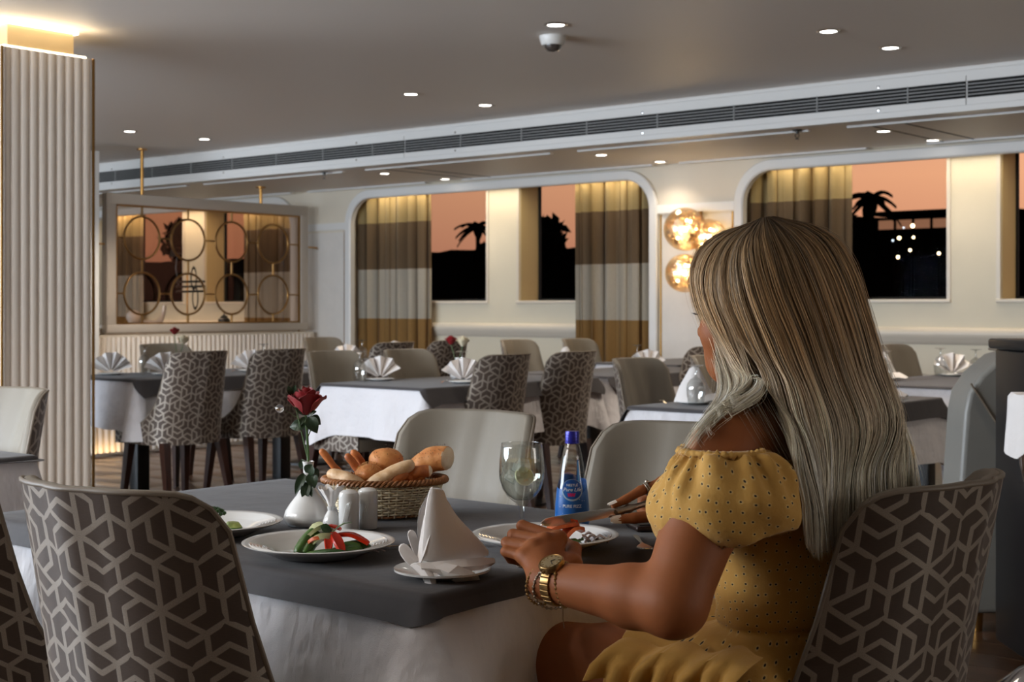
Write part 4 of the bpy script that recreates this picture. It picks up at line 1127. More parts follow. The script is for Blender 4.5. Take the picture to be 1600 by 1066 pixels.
strip('celery_stick', [q(.02, -.052, .012), q(.05, -.045, .017), q(.075, -.03, .016)], 0, 0, M['bean'], 'celery stick lying under the red pepper end', 'vegetable', .0085)
strip('celery_stick', [q(.035, -.045, .022), q(.055, -.04, .026), q(.072, -.03, .022)], 0, 0, M['bean'], 'short celery stick on top of the other two', 'vegetable', .0075)
strip('celery_stick', [q(.0, -.062, .012), q(.03, -.066, .015), q(.055, -.062, .012)], 0, 0, M['darkgreen'], 'darkest celery stick at the very front of the pepper salad', 'vegetable', .0085)
strip('celery_stick', [q(.04, -.012, .016), q(.066, -.012, .022), q(.088, -.016, .016)], 0, 0, M['bean'], 'celery stick behind the arched pepper strip', 'vegetable', .0085)
strip('pepper_strip', [q(-.008, -.03, .022), q(.004, -.035, .034), q(.016, -.038, .036)], .015, .006, M['salmon'], 'orange pepper strip between the beans and the red peppers', 'vegetable')
strip('pepper_strip', [q(.016, -.03, .045), q(.022, -.045, .036), q(.024, -.056, .018)], .0075, .004, M['pepper'], 'short red pepper strip hanging straight down', 'vegetable')
strip('pepper_strip', [q(.026, -.03, .046), q(.036, -.045, .034), q(.046, -.058, .013)], .0095, .005, M['pepper'], 'long red pepper strip sloping to the front', 'vegetable')
strip('pepper_strip', [q(.035, -.02, .038), q(.058, -.02, .038), q(.085, -.025, .022)], .010, .006, M['pepper'], 'red pepper strip arched towards the napkin', 'vegetable')
strip('pepper_strip', [q(.005, .0, .050), q(.02, .005, .054), q(.036, .0, .048)], .008, .003, M['pepper'], 'red pepper strip at the back behind the basil', 'vegetable')
strip('cabbage_piece', [q(-.012, -.01, .018), q(-.004, -.01, .046), q(.012, -.005, .055)], .022, .006, M['palegreen'], 'pale cabbage piece at the back of the pepper salad', 'vegetable')
strip('cabbage_piece', [q(.0, -.02, .02), q(.012, -.02, .032), q(.03, -.02, .03)], .030, .010, M['palegreen'], 'pale cabbage heart underneath the red peppers', 'vegetable')
def leaf(name, base, tip, up, w, m_, lab, cat, parent=None, cup=.2, n=9, grp=None):
    base, tip, up = Vector(base), Vector(tip), Vector(up); d = tip - base; s_ = d.cross(up).normalized(); rows = []
    for i in range(n):
        u = i / (n - 1); k = math.sin(PI * u ** .8) ** .8 * w if 0 < u < 1 else .0004
        c = base + d * u + up * (.12 * d.length * math.sin(PI * u))
        rows.append([c + s_ * k * x - up * 0 + up * (cup * k * abs(x) + .04 * w * math.sin(u * 22) * abs(x)) for x in (-1, -.5, 0, .5, 1)])
    o = MB().grid(rows, thick=.0006).build(name, m_, parent, smooth=70)
    if lab: tag(o, lab, cat, grp)
    return o
leaf('basil_leaf', q(.022, -.025, .044), q(.058, -.015, .068), (0, .2, 1), .011, M['bean'], 'bright basil leaf pointing up over the red peppers', 'herb')
leaf('basil_leaf', q(.026, -.03, .046), q(.008, -.03, .064), (-.3, -.5, 1), .012, M['darkgreen'], 'dark folded basil leaf at the top of the pepper salad', 'herb')
for k, (x, y) in enumerate(((-.055, -.05), (-.04, -.055), (.085, -.03), (.095, -.02))):
    strip('onion_sliver', [q(x, y, .012), q(x + .012, y - .006, .014), q(x + .02, y - .008, .011)], .003, .001, M['onion'], ('thin pink onion sliver on the bare half of the pepper plate', 'second pink onion sliver by the first on the bare half', 'onion sliver beside the celery ends', 'onion sliver nearest the napkin on the pepper plate')[k], 'onion')
q2 = lambda x, y, z: on(P2, x + (.026 if x < .05 else .006), y, z, 0)
strip('salmon_slice', [q2(-.03, -.03, .012), q2(-.008, -.03, .034), q2(.03, -.02, .038)], .022, .006, M['salmon'], 'folded orange salmon slice under the knife', 'salmon', grp=None)
strip('salmon_slice', [q2(.005, -.04, .012), q2(.022, -.035, .034), q2(.036, -.03, .03)], .020, .006, M['salmon'], 'salmon slice standing up towards the blue bottle', 'salmon')
strip('salmon_slice', [q2(.0, .0, .036), q2(.012, .0, .046), q2(.03, .0, .042)], .012, .004, M['pepper'], 'small reddest piece on top of the salmon', 'salmon')
for k, (x, y) in enumerate(((-.02, -.055), (.0, -.06), (.02, -.055), (.035, -.05), (.045, -.03))):
    leaf('lettuce_shred', q2(x - .015, y, .012), q2(x + .015, y - .004, .018), (0, 0, 1), .009, M['palegreen'] if k % 2 else M['bean'], ('lettuce shred nearest the wrist under the salmon', 'lettuce shred in front of the salmon', 'lettuce shred below the upright salmon slice', 'lettuce shred at the outer end of the salmon', 'pale lettuce shred beside the onions')[k], 'lettuce', cup=.6)
for k, (x, y) in enumerate(((.058, -.02), (.075, -.025), (.088, -.03), (.07, .0))):
    strip('onion_piece', [q2(x - .01, y, .012), q2(x, y - .002, .024), q2(x + .012, y, .013)], .009, .002, M['onion'], ('clear onion curl next to the salmon', 'clear onion curl in the middle of the plate rim', 'outermost clear onion curl', 'onion curl at the back of the salmon plate')[k], 'onion')
q3 = lambda x, y, z: on(P3, x, y, z, 0)
br = thing('broccoli_floret', 'dark broccoli floret at the chair edge on the half-hidden plate', 'vegetable', q3(.01, -.035, .01))
cl = MB()
for k in range(26):
    a = k * 2.4; r_ = .019 * math.sqrt(k / 26); c = Vector((r_ * math.cos(a), r_ * math.sin(a), .03 + .01 * (1 - (r_ / .02) ** 2) + rr_.uniform(0, .003)))
    cl.lathe([(0, -.004), (.0045, -.001), (.004, .003), (0, .005)], 7, c)
cl.build('floret', M['darkgreen'], br, kind='stuff'); MB().tube([(0, 0, 0), (0, 0, .03)], [.006, .011], 8).build('stalk', M['bean'], br)
lm = thing('lime_wedge', 'pale lime wedge beside the broccoli', 'lime', q3(.042, -.02, .008))
MB().lathe([(0, 0), (.016, .002), (.02, .009), (.013, .017), (0, .019)], 20, sy=.7).build('flesh', mat('lime_flesh', srgb(176, 190, 110), .25, var=.2, vscale=80), lm)
MB().torus((0, 0, .007), .0195, .0016, 24, 6, sy=.7).build('rind', M['bean'], lm)

# bread plate and folded napkin
BP = (-1.515, 1.63)
bpl = plate_mb(.076, .013, 48).build('side_plate', M['china'], None, smooth=60, loc=(*BP, ZT)); tag(bpl, "small white plate under the peaked napkin by the woman's elbow", 'plate', 'side plates under folded napkins')
nk = thing('napkin', 'white linen napkin folded into a tall peak with rolled wings, on the small front plate', 'napkin', (*BP, ZT), 0, 'folded napkins')
nk.rotation_euler = (0, 0, TH)
def nq(px, py, d=0.0):
    s_ = 2.2 / 2222.2; return Vector(((px - 682) * s_, d, (885 - py) * s_ + .012))
def sheet(name, rows, th=.0022, sub=1):
    P = [[nq(*p) if len(p) == 3 and max(abs(p[0]), abs(p[1])) > 3 else Vector(p) for p in r_] for r_ in rows]
    o = MB().grid(P, thick=th).build(name, M['napkin'], nk, smooth=60 if name == 'peak' else 32, sub=sub if name in ('peak', 'back_wing', 'wing_petal', 'tail') else 0); return o
sheet('peak', [[(664, 752, .0), (658, 775, -.012), (655, 798, -.022), (653, 832, -.03), (651, 868, -.03)], [(668, 757, -.004), (668, 782, -.020), (667, 812, -.034), (664, 840, -.04), (656, 869, -.034)],
               [(676, 756, .0), (678, 785, -.012), (690, 825, -.024), (690, 850, -.03), (690, 872, -.028)], [(682, 760, .006), (688, 788, .002), (712, 820, -.002), (722, 848, -.006), (728, 872, -.010)], [(683, 764, .014), (690, 792, .014), (726, 828, .02), (750, 855, .03), (763, 873, .04)]])
sheet('back_wing', [[(664, 753, .002), (652, 778, .006), (641, 793, .004), (640, 830, .004), (645, 872, .0)], [(660, 770, .03), (655, 800, .035), (652, 830, .035), (655, 855, .03), (658, 874, .02)], [(684, 764, .018), (700, 800, .04), (720, 830, .05), (745, 858, .055), (763, 874, .045)]])
sheet('inner_fold', [[(656, 798, -.018), (652, 820, -.018), (648, 845, -.016), (645, 870, -.014)], [(662, 812, -.026), (660, 830, -.03), (656, 850, -.032), (649, 871, -.028)], [(667, 823, -.032), (663, 838, -.036), (658, 855, -.036), (651, 871, -.03)]])
sheet('front_roll', [[(650, 868, -.045), (680, 866, -.04), (715, 864, -.03), (745, 866, -.005), (764, 874, .03)], [(652, 874, -.055), (682, 876, -.056), (716, 874, -.046), (748, 876, -.02), (766, 880, .025)], [(655, 880, -.05), (684, 884, -.052), (716, 882, -.046), (746, 883, -.02), (760, 884, .02)]])
sheet('lower_leaf', [[(660, 872, -.04), (685, 888, -.045), (705, 896, -.045), (742, 896, -.03)], [(672, 874, -.05), (695, 880, -.06), (715, 884, -.055), (738, 890, -.035)], [(690, 870, -.045), (708, 872, -.05), (722, 878, -.045), (730, 886, -.03)]])
sheet('wing_petal', [[(625, 828, .0), (630, 822, .01), (640, 826, .012)], [(633, 848, -.012), (640, 842, .0), (646, 846, .006)], [(643, 868, -.02), (648, 866, -.012), (652, 867, -.008)]])
sheet('wing_petal', [[(611, 850, -.016), (616, 842, -.006), (626, 843, .0)], [(624, 870, -.03), (630, 857, -.022), (640, 858, -.012)], [(640, 880, -.034), (644, 870, -.028), (650, 868, -.02)]])
sheet('tail', [[(628, 874, -.03), (650, 882, -.045), (660, 902, -.055), (668, 910, -.06)], [(640, 868, -.04), (660, 876, -.058), (668, 892, -.066), (673, 910, -.066)], [(655, 868, -.036), (668, 878, -.05), (676, 892, -.058), (676, 906, -.06)]])

# bread basket
BK = Vector((-2.045, 2.03, ZT))
bk = thing('bread_basket', 'oval wicker basket of bread rolls with a brown braided rim', 'basket', BK, TH)
def oval(z): k = z / .072; return lerp(.084, .118, k ** .9), lerp(.062, .085, k ** .9)
NSK = 44
for k in range(NSK):
    a = 2 * PI * k / NSK; MB().tube([(oval(z)[0] * math.cos(a), oval(z)[1] * math.sin(a), z) for z in (.003, .03, .055, .070)], .0017, 5).build('stake', M['wicker'], bk)
for k in range(13):
    z = .005 + k * .0051; A, B = oval(z); P = []
    for i in range(NSK * 4 + 1):
        a = 2 * PI * i / (NSK * 4); w_ = .0026 * math.cos(a * NSK / 2 + (PI if k % 2 else 0)); P.append(((A + w_) * math.cos(a), (B + w_) * math.sin(a), z + .0006 * math.sin(a * 5 + k)))
    MB().tube(P, .0021, 5).build('weaver', M['wicker'] if k > 0 else M['wicker_brown'], bk)
for k in range(3):
    P = []
    for i in range(241):
        a = 2 * PI * i / 240; f_ = a * 26 + k * 2 * PI / 3; A, B = .122, .089
        P.append(((A + .005 * math.cos(f_)) * math.cos(a), (B + .005 * math.cos(f_)) * math.sin(a), .0735 + .0042 * math.sin(f_)))
    MB().tube(P, .0033, 6).build('rim_braid', M['wicker_brown'], bk)
MB().lathe([(0, .004), (.078, .004), (.081, .008)], 40, sy=.73).build('base', M['wicker_brown'], bk, smooth=60)
MB().lathe([(.078, .006), (.095, .03), (.111, .066)], 40, sy=.72).build('lining', M['wicker_brown'], bk)
def crust(name, a, b_, top=.5, seeds=False):
    m = bpy.data.materials.new(name); m.use_nodes = True; nt_ = m.node_tree; p = nt_.nodes['Principled BSDF']; N = Nd(nt_)
    f_ = N.noise(N.obj(), 42, 5, .65); rp = N.n('ShaderNodeMapRange'); rp.inputs[1].default_value = .35; rp.inputs[2].default_value = .65; N.link(f_, rp.inputs[0])
    N.link(N.mix(rp.outputs[0], a, b_), p.inputs['Base Color']); p.inputs['Roughness'].default_value = .5; N.link(N.bump(N.noise(N.obj(), 90, 5, .7), .5, .003), p.inputs['Normal']); return m
M['c_gold'] = crust('golden_crust', srgb(226, 160, 96), srgb(200, 122, 62)); M['c_pale'] = crust('floury_crust', srgb(236, 206, 168), srgb(212, 168, 120))
M['c_dark'] = crust('baked_crust', srgb(206, 124, 62), srgb(172, 92, 42)); M['seed'] = mat('sesame', srgb(202, 160, 100), .5); M['seedd'] = mat('dark_seed', srgb(70, 44, 26), .6); M['crumb'] = crust('crumb', srgb(246, 226, 196), srgb(236, 206, 166))
def bq(px, py, d=0.0): return Vector(((px - 603) * .001287, d, (810 - py) * .001287))
def bread(name, pts, rad, m_, lab, cat='bread', flat=.85, seeds=None, end=None, seed=1, sharp=.5):
    t_ = thing(name, lab, cat, BK, TH, None); P = cr_spline(pts, 22); rs = []
    for i in range(22):
        u = i / 21; e_ = 1 - abs(2 * u - 1) ** (2 / sharp); rs.append(max(.0015, rad * math.sqrt(max(0, e_))))
    if end: rs = [rad * (.75 + .25 * math.sin(PI * min(1, u / 20 * .6 + .1))) if u > 4 else rad * math.sqrt(1 - (1 - u / 5) ** 2) + .0015 for u in range(22)]
    b0 = MB().tube(P, rs, 20, flat=flat); nz = Vector((seed, seed * 2.3, 0))
    b0.v = [tuple(Vector(v) + Vector((0, 0, 1)) * 0 + (Vector(v) - P[11]).normalized() * .0022 * noise.noise(Vector(v) * 60 + nz)) for v in b0.v]
    o = b0.build('crust', m_, t_, smooth=70)
    if end: 
        d = (P[-1] - P[-2]).normalized(); MB().tube([P[-1] - d * .002, P[-1] + d * .004, P[-1] + d * .007], [rs[-1] * 1.0, rs[-1] * .9, rs[-1] * .5], 18, flat=flat).build('crumb_end', M['crumb'], t_, smooth=60)
    if seeds:
        n_, mm, side = seeds; sm = MB(); rnd = random.Random(seed)
        for k in range(n_):
            i = rnd.randrange(3, 19); a = rnd.uniform(-1.25, 1.25) + PI / 2; t0 = (P[i + 1] - P[i - 1]).normalized(); u0 = Vector((0, -1, 0)); w0 = Vector((0, 0, 1))
            u0 = (u0 - t0 * u0.dot(t0)).normalized(); w0 = t0.cross(u0); w0 = w0 if w0.z > 0 else -w0
            nn = u0 * math.cos(a) * 1.0 + w0 * math.sin(a); p = P[i] + nn * rs[i] * lerp(1, flat, abs(math.sin(a)) * .0) * .985
            m3 = Euler((rnd.uniform(0, 6), rnd.uniform(0, 6), rnd.uniform(0, 6))).to_matrix()
            sm.add([p + m3 @ Vector(v) for v in ((-.0014, 0, 0), (0, -.0007, 0), (.0014, 0, 0), (0, .0007, 0), (0, 0, .0006), (0, 0, -.0006))], [(0, 1, 4), (1, 2, 4), (2, 3, 4), (3, 0, 4), (1, 0, 5), (2, 1, 5), (3, 2, 5), (0, 3, 5)])
        sm.build('seeds', mm, t_, kind='stuff', smooth=0)
    return t_
bread('breadstick', [bq(502, 705, -.01), bq(512, 716, -.01), bq(524, 732, -.008), bq(540, 752, 0), bq(556, 772, .005)], .0085, M['c_dark'], 'thin breadstick poking farthest out of the basket', sharp=.25, seed=1)
bread('breadstick', [bq(540, 716, .02), bq(551, 728, .02), bq(562, 744, .02), bq(574, 764, .02)], .0095, M['c_dark'], 'short breadstick in front of its twin in the basket', sharp=.35, seed=2)
bread('breadstick', [bq(547, 711, .04), bq(558, 722, .04), bq(568, 740, .04), bq(580, 764, .035)], .009, M['c_dark'], 'short breadstick behind its twin in the basket', sharp=.35, seed=3)
bread('bread_roll', [bq(516, 742, -.02), bq(532, 744, -.03), bq(556, 751, -.045), bq(580, 762, -.05)], .0155, M['c_pale'], 'flat floury roll lying at the braided rim below the breadsticks', sharp=.6, seed=4)
bread('sesame_roll', [bq(558, 752, .0), bq(572, 748, .0), bq(584, 746, .0), bq(600, 750, .0)], .0275, M['c_gold'], 'round roll crusted with sesame seeds', seeds=(420, M['seed'], 1), sharp=1.0, seed=5)
bread('bread_roll', [bq(576, 736, .045), bq(592, 730, .045), bq(610, 730, .045), bq(628, 738, .045)], .036, M['c_gold'], 'round golden bun with a few dark seeds, highest in the middle', seeds=(60, M['seedd'], 1), sharp=1.0, seed=6, flat=.8)
bread('bread_roll', [bq(578, 760, -.055), bq(600, 748, -.052), bq(624, 736, -.045), bq(652, 725, -.035)], .0165, M['c_pale'], 'long pale floury roll lying diagonally across the basket', sharp=.45, seed=7)
bread('croissant_piece', [bq(616, 756, -.05), bq(624, 748, -.05), bq(634, 742, -.045), bq(640, 737, -.04)], .0125, M['c_dark'], 'small knobbly crust piece under the diagonal roll', sharp=.9, seed=8)
bread('croissant_piece', [bq(636, 752, -.03), bq(650, 742, -.03), bq(660, 738, -.03), bq(672, 738, -.025)], .015, M['c_dark'], 'torn crust piece with pale end near the napkin peak', sharp=.8, seed=9, end=True)
bread('baguette_piece', [bq(640, 752, .03), bq(655, 738, .03), bq(672, 726, .03), bq(690, 722, .025), bq(700, 722, .02)], .030, M['c_gold'], 'thick seeded baguette piece with a white cut end', seeds=(90, M['seedd'], 1), sharp=.8, seed=10, end=True)
bread('bread_roll', [bq(600, 778, 0), bq(620, 776, .0), bq(650, 776, 0), bq(670, 778, 0)], .025, M['c_dark'], 'dark roll at the bottom of the basket under the others', sharp=.8, seed=12)
bread('bread_roll', [bq(535, 778, .0), bq(560, 776, .01), bq(585, 776, .0), bq(598, 778, 0)], .022, M['c_dark'], 'dark roll at the bottom of the basket under the breadsticks', sharp=.8, seed=13)

# shakers, toothpick holder, vase with the rose
def shaker(loc, lab, holes):
    s_ = thing('shaker', lab, 'shaker', loc, 0, 'white china shakers')
    MB().lathe([(0, 0), (.0175, 0), (.019, .002), (.0192, .066), (.0178, .0725), (.012, .0768), (.004, .078), (0, .078)], 32).build('body', M['china'], s_)
    for k in range(5):
        MB().tube(cr_spline([(.0192 * math.cos(a), .0192 * math.sin(a), z) for a, z in [(-1.4 + k * .12 + u * .45, .018 + .036 * u + k * .001) for u in (0, .33, .66, 1)]], 10), [.0003, .0006, .0009, .0011, .0012, .0012, .0011, .0009, .0006, .0003], 5).build('ridge', M['china'], s_)
    for k in range(holes): MB().lathe([(0, .0005), (.0012, 0)], 8).build('hole', M['black'], s_, loc=(.004 * math.cos(k * 2.09), .004 * math.sin(k * 2.09), .0776))
shaker((-1.955, 1.846, ZT), 'white china shaker with swirl ridges, the nearer of two', 3)
shaker((-1.952, 1.892, ZT), 'white china shaker half hidden behind its twin, touching the basket', 1)
tp = thing('toothpick_holder', 'little white bulb-shaped holder with a ruffled top between vase and shakers', 'toothpick holder', (-2.005, 1.848, ZT))
MB().lathe([(0, 0), (.012, 0), (.0165, .006), (.017, .014), (.012, .026), (.007, .034), (.0085, .042), (.0075, .042), (.006, .034), (0, .02)], 26).build('body', M['china'], tp)
rows = []
for i in range(41):
    a = 2 * PI * i / 40; rows.append([((.006 + .016 * v) * math.cos(a) * (1 + .18 * v * math.sin(7 * a)), (.006 + .016 * v) * math.sin(a) * (1 + .18 * v * math.sin(7 * a)), .042 + .036 * v ** .8 + .004 * v * math.cos(7 * a)) for v in (0, .25, .5, .75, 1)])
MB().grid(rows, thick=.0006).build('paper_ruffle', M['napkin'], tp, smooth=70)
for k in range(7): MB().tube([(0, 0, .04), (.010 * math.cos(k), .010 * math.sin(k), .083)], [.0009, .0004], 5).build('toothpick', M['whiterose'], tp)
V_ = (-2.075, 1.852, ZT)
vs_ = thing('bud_vase', 'white china bud vase with a wide round foot holding the dark red rose', 'vase', V_, 0, 'white bud vases')
MB().lathe([(0, 0), (.040, 0), (.0455, .006), (.0475, .016), (.044, .028), (.034, .043), (.022, .058), (.0125, .075), (.0095, .095), (.0100, .115), (.0118, .122), (.0105, .1225), (.0085, .115), (.008, .09), (0, .07)], 48).build('body', M['china'], vs_)
rs_ = thing('red_rose', 'dark red rose on a leafy stem in the front vase', 'rose', V_, TH, None)
def vq(px, py, d=0.0): return Vector(((px - 482) * .00124, d, (823 - py) * .00124))
rose_head(rs_, M['rose'], .040, vq(479, 634), 4)
MB().tube(cr_spline([vq(482, 775), vq(482, 720), vq(480, 680), vq(478, 650)], 12), .0026, 7).build('stem', M['stem'], rs_)
MB().tube(cr_spline([vq(482, 725), vq(474, 690), vq(466, 655), vq(457, 620)], 12), .0014, 6).build('stem', M['stem'], rs_)
MB().tube(cr_spline([vq(480, 690), vq(487, 672), vq(490, 660)], 8), .0012, 6).build('stem', M['stem'], rs_)
for a, b_, w_ in (((480, 652), (462, 640), .006), ((478, 652), (496, 646), .006), ((476, 655), (470, 668), .005), ((457, 622), (452, 606), .006), ((458, 618), (464, 605), .005)):
    leaf('sepal', vq(*a), vq(*b_, -.01), (0, -1, .2), w_, M['leaf'], None, None, rs_)
for a, b_, w_, d in (((483, 655), (497, 680), .013, -.01), ((486, 655), (500, 668), .010, .012), ((478, 668), (452, 672), .012, .01), ((482, 745), (490, 728), .012, -.016), ((478, 742), (463, 775), .009, -.012), ((486, 742), (494, 765), .012, -.016), ((482, 755), (478, 786), .010, -.02), ((485, 752), (486, 790), .008, -.018), ((476, 738), (470, 722), .009, .01), ((488, 738), (497, 750), .009, .012)):
    leaf('leaf', vq(*a, d * .4), vq(*b_, d), (0, -1, .35), w_, M['leaf'], None, None, rs_, cup=.3)
MB().tube(cr_spline([vq(478, 665), vq(455, 650), vq(441, 643)], 10), .0005, 5).build('wire', M['stem'], rs_)
MB().lathe([(.0085 * math.sin(a), -.0085 * math.cos(a)) for a in np.linspace(0, PI, 11)], 14).build('crystal_bead', M['glass'], rs_, loc=vq(438, 642, -.005), smooth=0)

# goblet of water with ice and lemon
GL = (-1.69, 2.035, ZT)
gl = thing('goblet', 'stemmed glass of iced water with lemon, standing upright behind the hand', 'glass', GL)
prof = [(0, .0), (.031, 0), (.0335, .0015), (.031, .004), (.010, .008), (.0055, .013), (.0048, .03), (.0055, .048), (.009, .056), (.016, .060), (.027, .069), (.036, .083), (.0418, .102), (.0425, .115), (.0415, .135), (.0388, .160), (.0380, .1675), (.0372, .1680), (.0370, .1672)]
prof += [(.0378, .159), (.0404, .135), (.0414, .115), (.0407, .102), (.035, .084), (.026, .071), (.014, .063), (0, .061)]
MB().lathe(prof, 56).build('glass_body', M['goblet'], gl, smooth=70)
M['water_in'] = thin_glass('drinking_water', (.93, .94, .92, 1), 0, .05)
MB().lathe([(0, .0615), (.0139, .0634), (.0259, .0714), (.0349, .0844), (.0406, .102), (.0413, .115), (.0405, .132), (.0402, .1355), (0, .1352)], 56).build('water', M['water_in'], gl)
M['ice'] = mat('ice', (.86, .9, .86, 1), .1); M['ice'].node_tree.nodes['Principled BSDF'].inputs['Alpha'].default_value = .32
for p, e_ in (((-.012, .008, .122), (.3, .5, .2)), ((.012, -.01, .128), (.8, .2, 1.1)), ((.002, .016, .104), (.2, 1.0, .5)), ((-.014, -.012, .105), (1.1, .4, .2))):
    MB().box(p, (.021, .021, .019), Euler(e_), bev=.003).build('ice_cube', M['ice'], gl, smooth=40)
ln = MB().lathe([(0, -.0025), (.017, -.0025), (.0185, 0), (.017, .0025), (0, .0025)], 28).build('lemon_slice', mat('lemon', srgb(232, 234, 190), .35), gl, loc=(.016, -.012, .108)); ln.rotation_euler = (R(62), R(20), R(50))

# blue sparkling-water bottle with its printed label
BO = Vector((-1.662, 2.152, ZT))
bo = thing('bottle', 'clear glass sparkling water bottle with blue label and dark blue cap', 'bottle', BO)
BR = [(0, .0), (.028, 0), (.0315, .004), (.0325, .012), (.0325, .03), (.0318, .045), (.029, .072), (.0245, .105), (.0195, .135), (.0158, .152), (.0128, .160), (.0122, .168)]
bz = [z for r_, z in BR[2:]]; brd = [r_ for r_, z in BR[2:]]
br_at = lambda z: interp(z, bz, brd)
MB().lathe(BR[1:], 48).build('glass_body', M['thin'], bo, smooth=70)
MB().lathe([(0, .003), (.029, .003), (.031, .012), (.031, .03), (.0303, .045), (.0275, .072), (.023, .104), (0, .104)], 40).build('water', thin_glass('bottle_water', (.90, .93, .95, 1), 0, .02), bo)
cp = MB().lathe([(.0122, .160), (.0142, .161), (.0142, .163), (.0136, .1635), (.0136, .181), (.0128, .184), (0, .1845)], 40)
cp.build('cap', mat('cap_blue', srgb(44, 44, 150), .3, metal=.4), bo)
for k in range(3): MB().torus((0, 0, .166 + k * .0055), .01365, .0005, 32, 5).build('cap_ridge', bpy.data.materials['cap_blue'], bo)
M['lab_blue'] = mat('label_blue', srgb(22, 108, 196), .35, var=.25, vscale=60); M['lab_deep'] = mat('label_deep_blue', srgb(16, 84, 168), .35); M['lab_cyan'] = mat('label_cyan', srgb(60, 158, 222), .35)
M['lab_white'] = mat('label_white', srgb(236, 242, 248), .4); M['lab_pink'] = mat('label_pink', srgb(214, 40, 120), .4); M['lab_grey'] = mat('label_silver', srgb(170, 196, 216), .4)
FA = math.atan2(-BO.y, -BO.x)
def wrap(x, z, e_): r_ = br_at(z) + e_; a = FA + x / max(.02, br_at(z)); return (r_ * math.cos(a), r_ * math.sin(a), z)
rows = []
for i in range(73):
    a = -PI + 2 * PI * i / 72; top = .084 - .016 * math.cos(a * 1.0) - (.004 * math.sin(3 * a)); rows.append([wrap(a * br_at(lerp(.003, top, v)), lerp(.004, top, v), .0004) for v in np.linspace(0, 1, 8)])
MB().grid(rows).build('label', M['lab_blue'], bo, smooth=70)
def patch(name, outline, m_, e_, parent=bo):
    c = (sum(p[0] for p in outline) / len(outline), sum(p[1] for p in outline) / len(outline)); n_ = len(outline); rows = []
    for p in outline + outline[:1]: rows.append([wrap(lerp(c[0], p[0], v), lerp(c[1], p[1], v), e_) for v in (0, .35, .7, 1)])
    return MB().grid(rows).build(name, m_, parent, smooth=70)
circ = lambda x, z, r_, n_=40: [(x + r_ * math.cos(2 * PI * k / n_), z + r_ * math.sin(2 * PI * k / n_)) for k in range(n_)]
patch('label_stripe', [(.0085, .084), (.0088, .10), (.009, .130), (.0125, .132), (.0135, .12), (.0158, .09), (.0185, .07), (.016, .062)], M['lab_blue'], .0005)
patch('label_stripe', [(.0105, .075), (.0105, .128), (.0118, .128), (.0135, .09), (.0145, .07)], M['lab_cyan'], .0007)
patch('emblem_ring', circ(.0, .0745, .0205), M['lab_grey'], .0008)
patch('emblem_disc', circ(.0, .076, .0185), M['lab_deep'], .0011)
patch('emblem_glow', circ(-.003, .0705, .0125), M['lab_blue'], .0013)
for x_ in (-.0055, -.0015, .003): patch('emblem_figure', [(x_ + a_, .0275 + b_) for a_, b_ in ((0, .0345), (.002, .036), (.0035, .0425), (.0015, .0415), (0, .0405), (-.0015, .0415), (-.003, .042), (-.002, .036))], M['lab_pink'], .0016)
rb = random.Random(4)
for k in range(26):
    x_, z_ = rb.uniform(-.03, .03), rb.uniform(.006, .066)
    if math.hypot(x_, z_ - .0745) > .022 and not (abs(x_) < .022 and .036 < z_ < .052): patch('bubble', circ(x_, z_, rb.uniform(.0005, .0011), 8), M['lab_grey'], .0009)
def lettering(text, size, x, z, m_, e_, shear=0.0, bold=0.0, sx_=1.0):
    cu = bpy.data.curves.new('lettering', 'FONT'); cu.body = text; cu.size = size; cu.align_x = 'CENTER'; cu.shear = shear; cu.offset = bold; cu.resolution_u = 4
    o = bpy.data.objects.new('lettering', cu); COL.objects.link(o)
    me = bpy.data.meshes.new_from_object(o.evaluated_get(bpy.context.evaluated_depsgraph_get()))
    bm = bmesh.new(); bm.from_mesh(me); bmesh.ops.triangulate(bm, faces=bm.faces[:]); bmesh.ops.subdivide_edges(bm, edges=[e for e in bm.edges if e.calc_length() > size * .35], cuts=1); bm.to_mesh(me); bm.free()
    for v in me.vertices: v.co = wrap(x + v.co.x * sx_, z + v.co.y, e_)
    COL.objects.unlink(o); bpy.data.objects.remove(o)
    me.materials.clear(); me.materials.append(m_); o = bpy.data.objects.new('lettering', me); put(o, bo); return o
lettering('NESTLÉ', .0062, .0, .0820, M['lab_white'], .0020, 0, .00012)
lettering('Pure Life', .0092, .0, .0727, M['lab_white'], .0020, .25, .00012)
lettering('PURE FIZZ', .0078, .0, .0420, M['lab_white'], .0012, 0, .00015)

# phone and loose cutlery
ph = thing('phone_wallet', 'thin dark brown phone wallet lying by the far table edge, near the ringed hand', 'phone case', (-1.515, 2.262, ZT), R(52))
MB().box((0, 0, .006), (.15, .078, .011), bev=.004).build('body', mat('wallet_leather', srgb(44, 30, 28), .3), ph, smooth=30)
MB().box((0, 0, .0125), (.135, .066, .002), bev=.0008).build('screen', M['blackwood'], ph, smooth=30)
def lay(o, a, b_, lab, cat):
    a, b_ = Vector(a), Vector(b_); o.location = a; o.rotation_euler = (0, 0, math.atan2(-(b_ - a).x, (b_ - a).y)); return tag(o, lab, cat)
lay(fork_mb(.19).build('fork', M['steel'], None, smooth=40), (-1.775, 1.735, ZT + .001), (-1.69, 1.835, ZT), 'steel fork lying free, tines showing between peaked napkin and salmon plate', 'fork')
spn = MB(); spn.grid([[(s * w_, y, z) for s in (-1, -.5, 0, .5, 1)] for w_, y, z in ((.0035, 0, .003), (.005, .02, .003), (.003, .07, .003), (.003, .10, .004), (.010, .115, .003), (.014, .13, .002), (.013, .148, .003), (.004, .158, .005))], thick=.0014)
lay(spn.build('teaspoon', M['steel'], None, smooth=60), (-1.40 - .10, 2.13, ZT + .001), (-1.40, 2.02, ZT), 'steel teaspoon with its tip past the salmon plate', 'spoon')
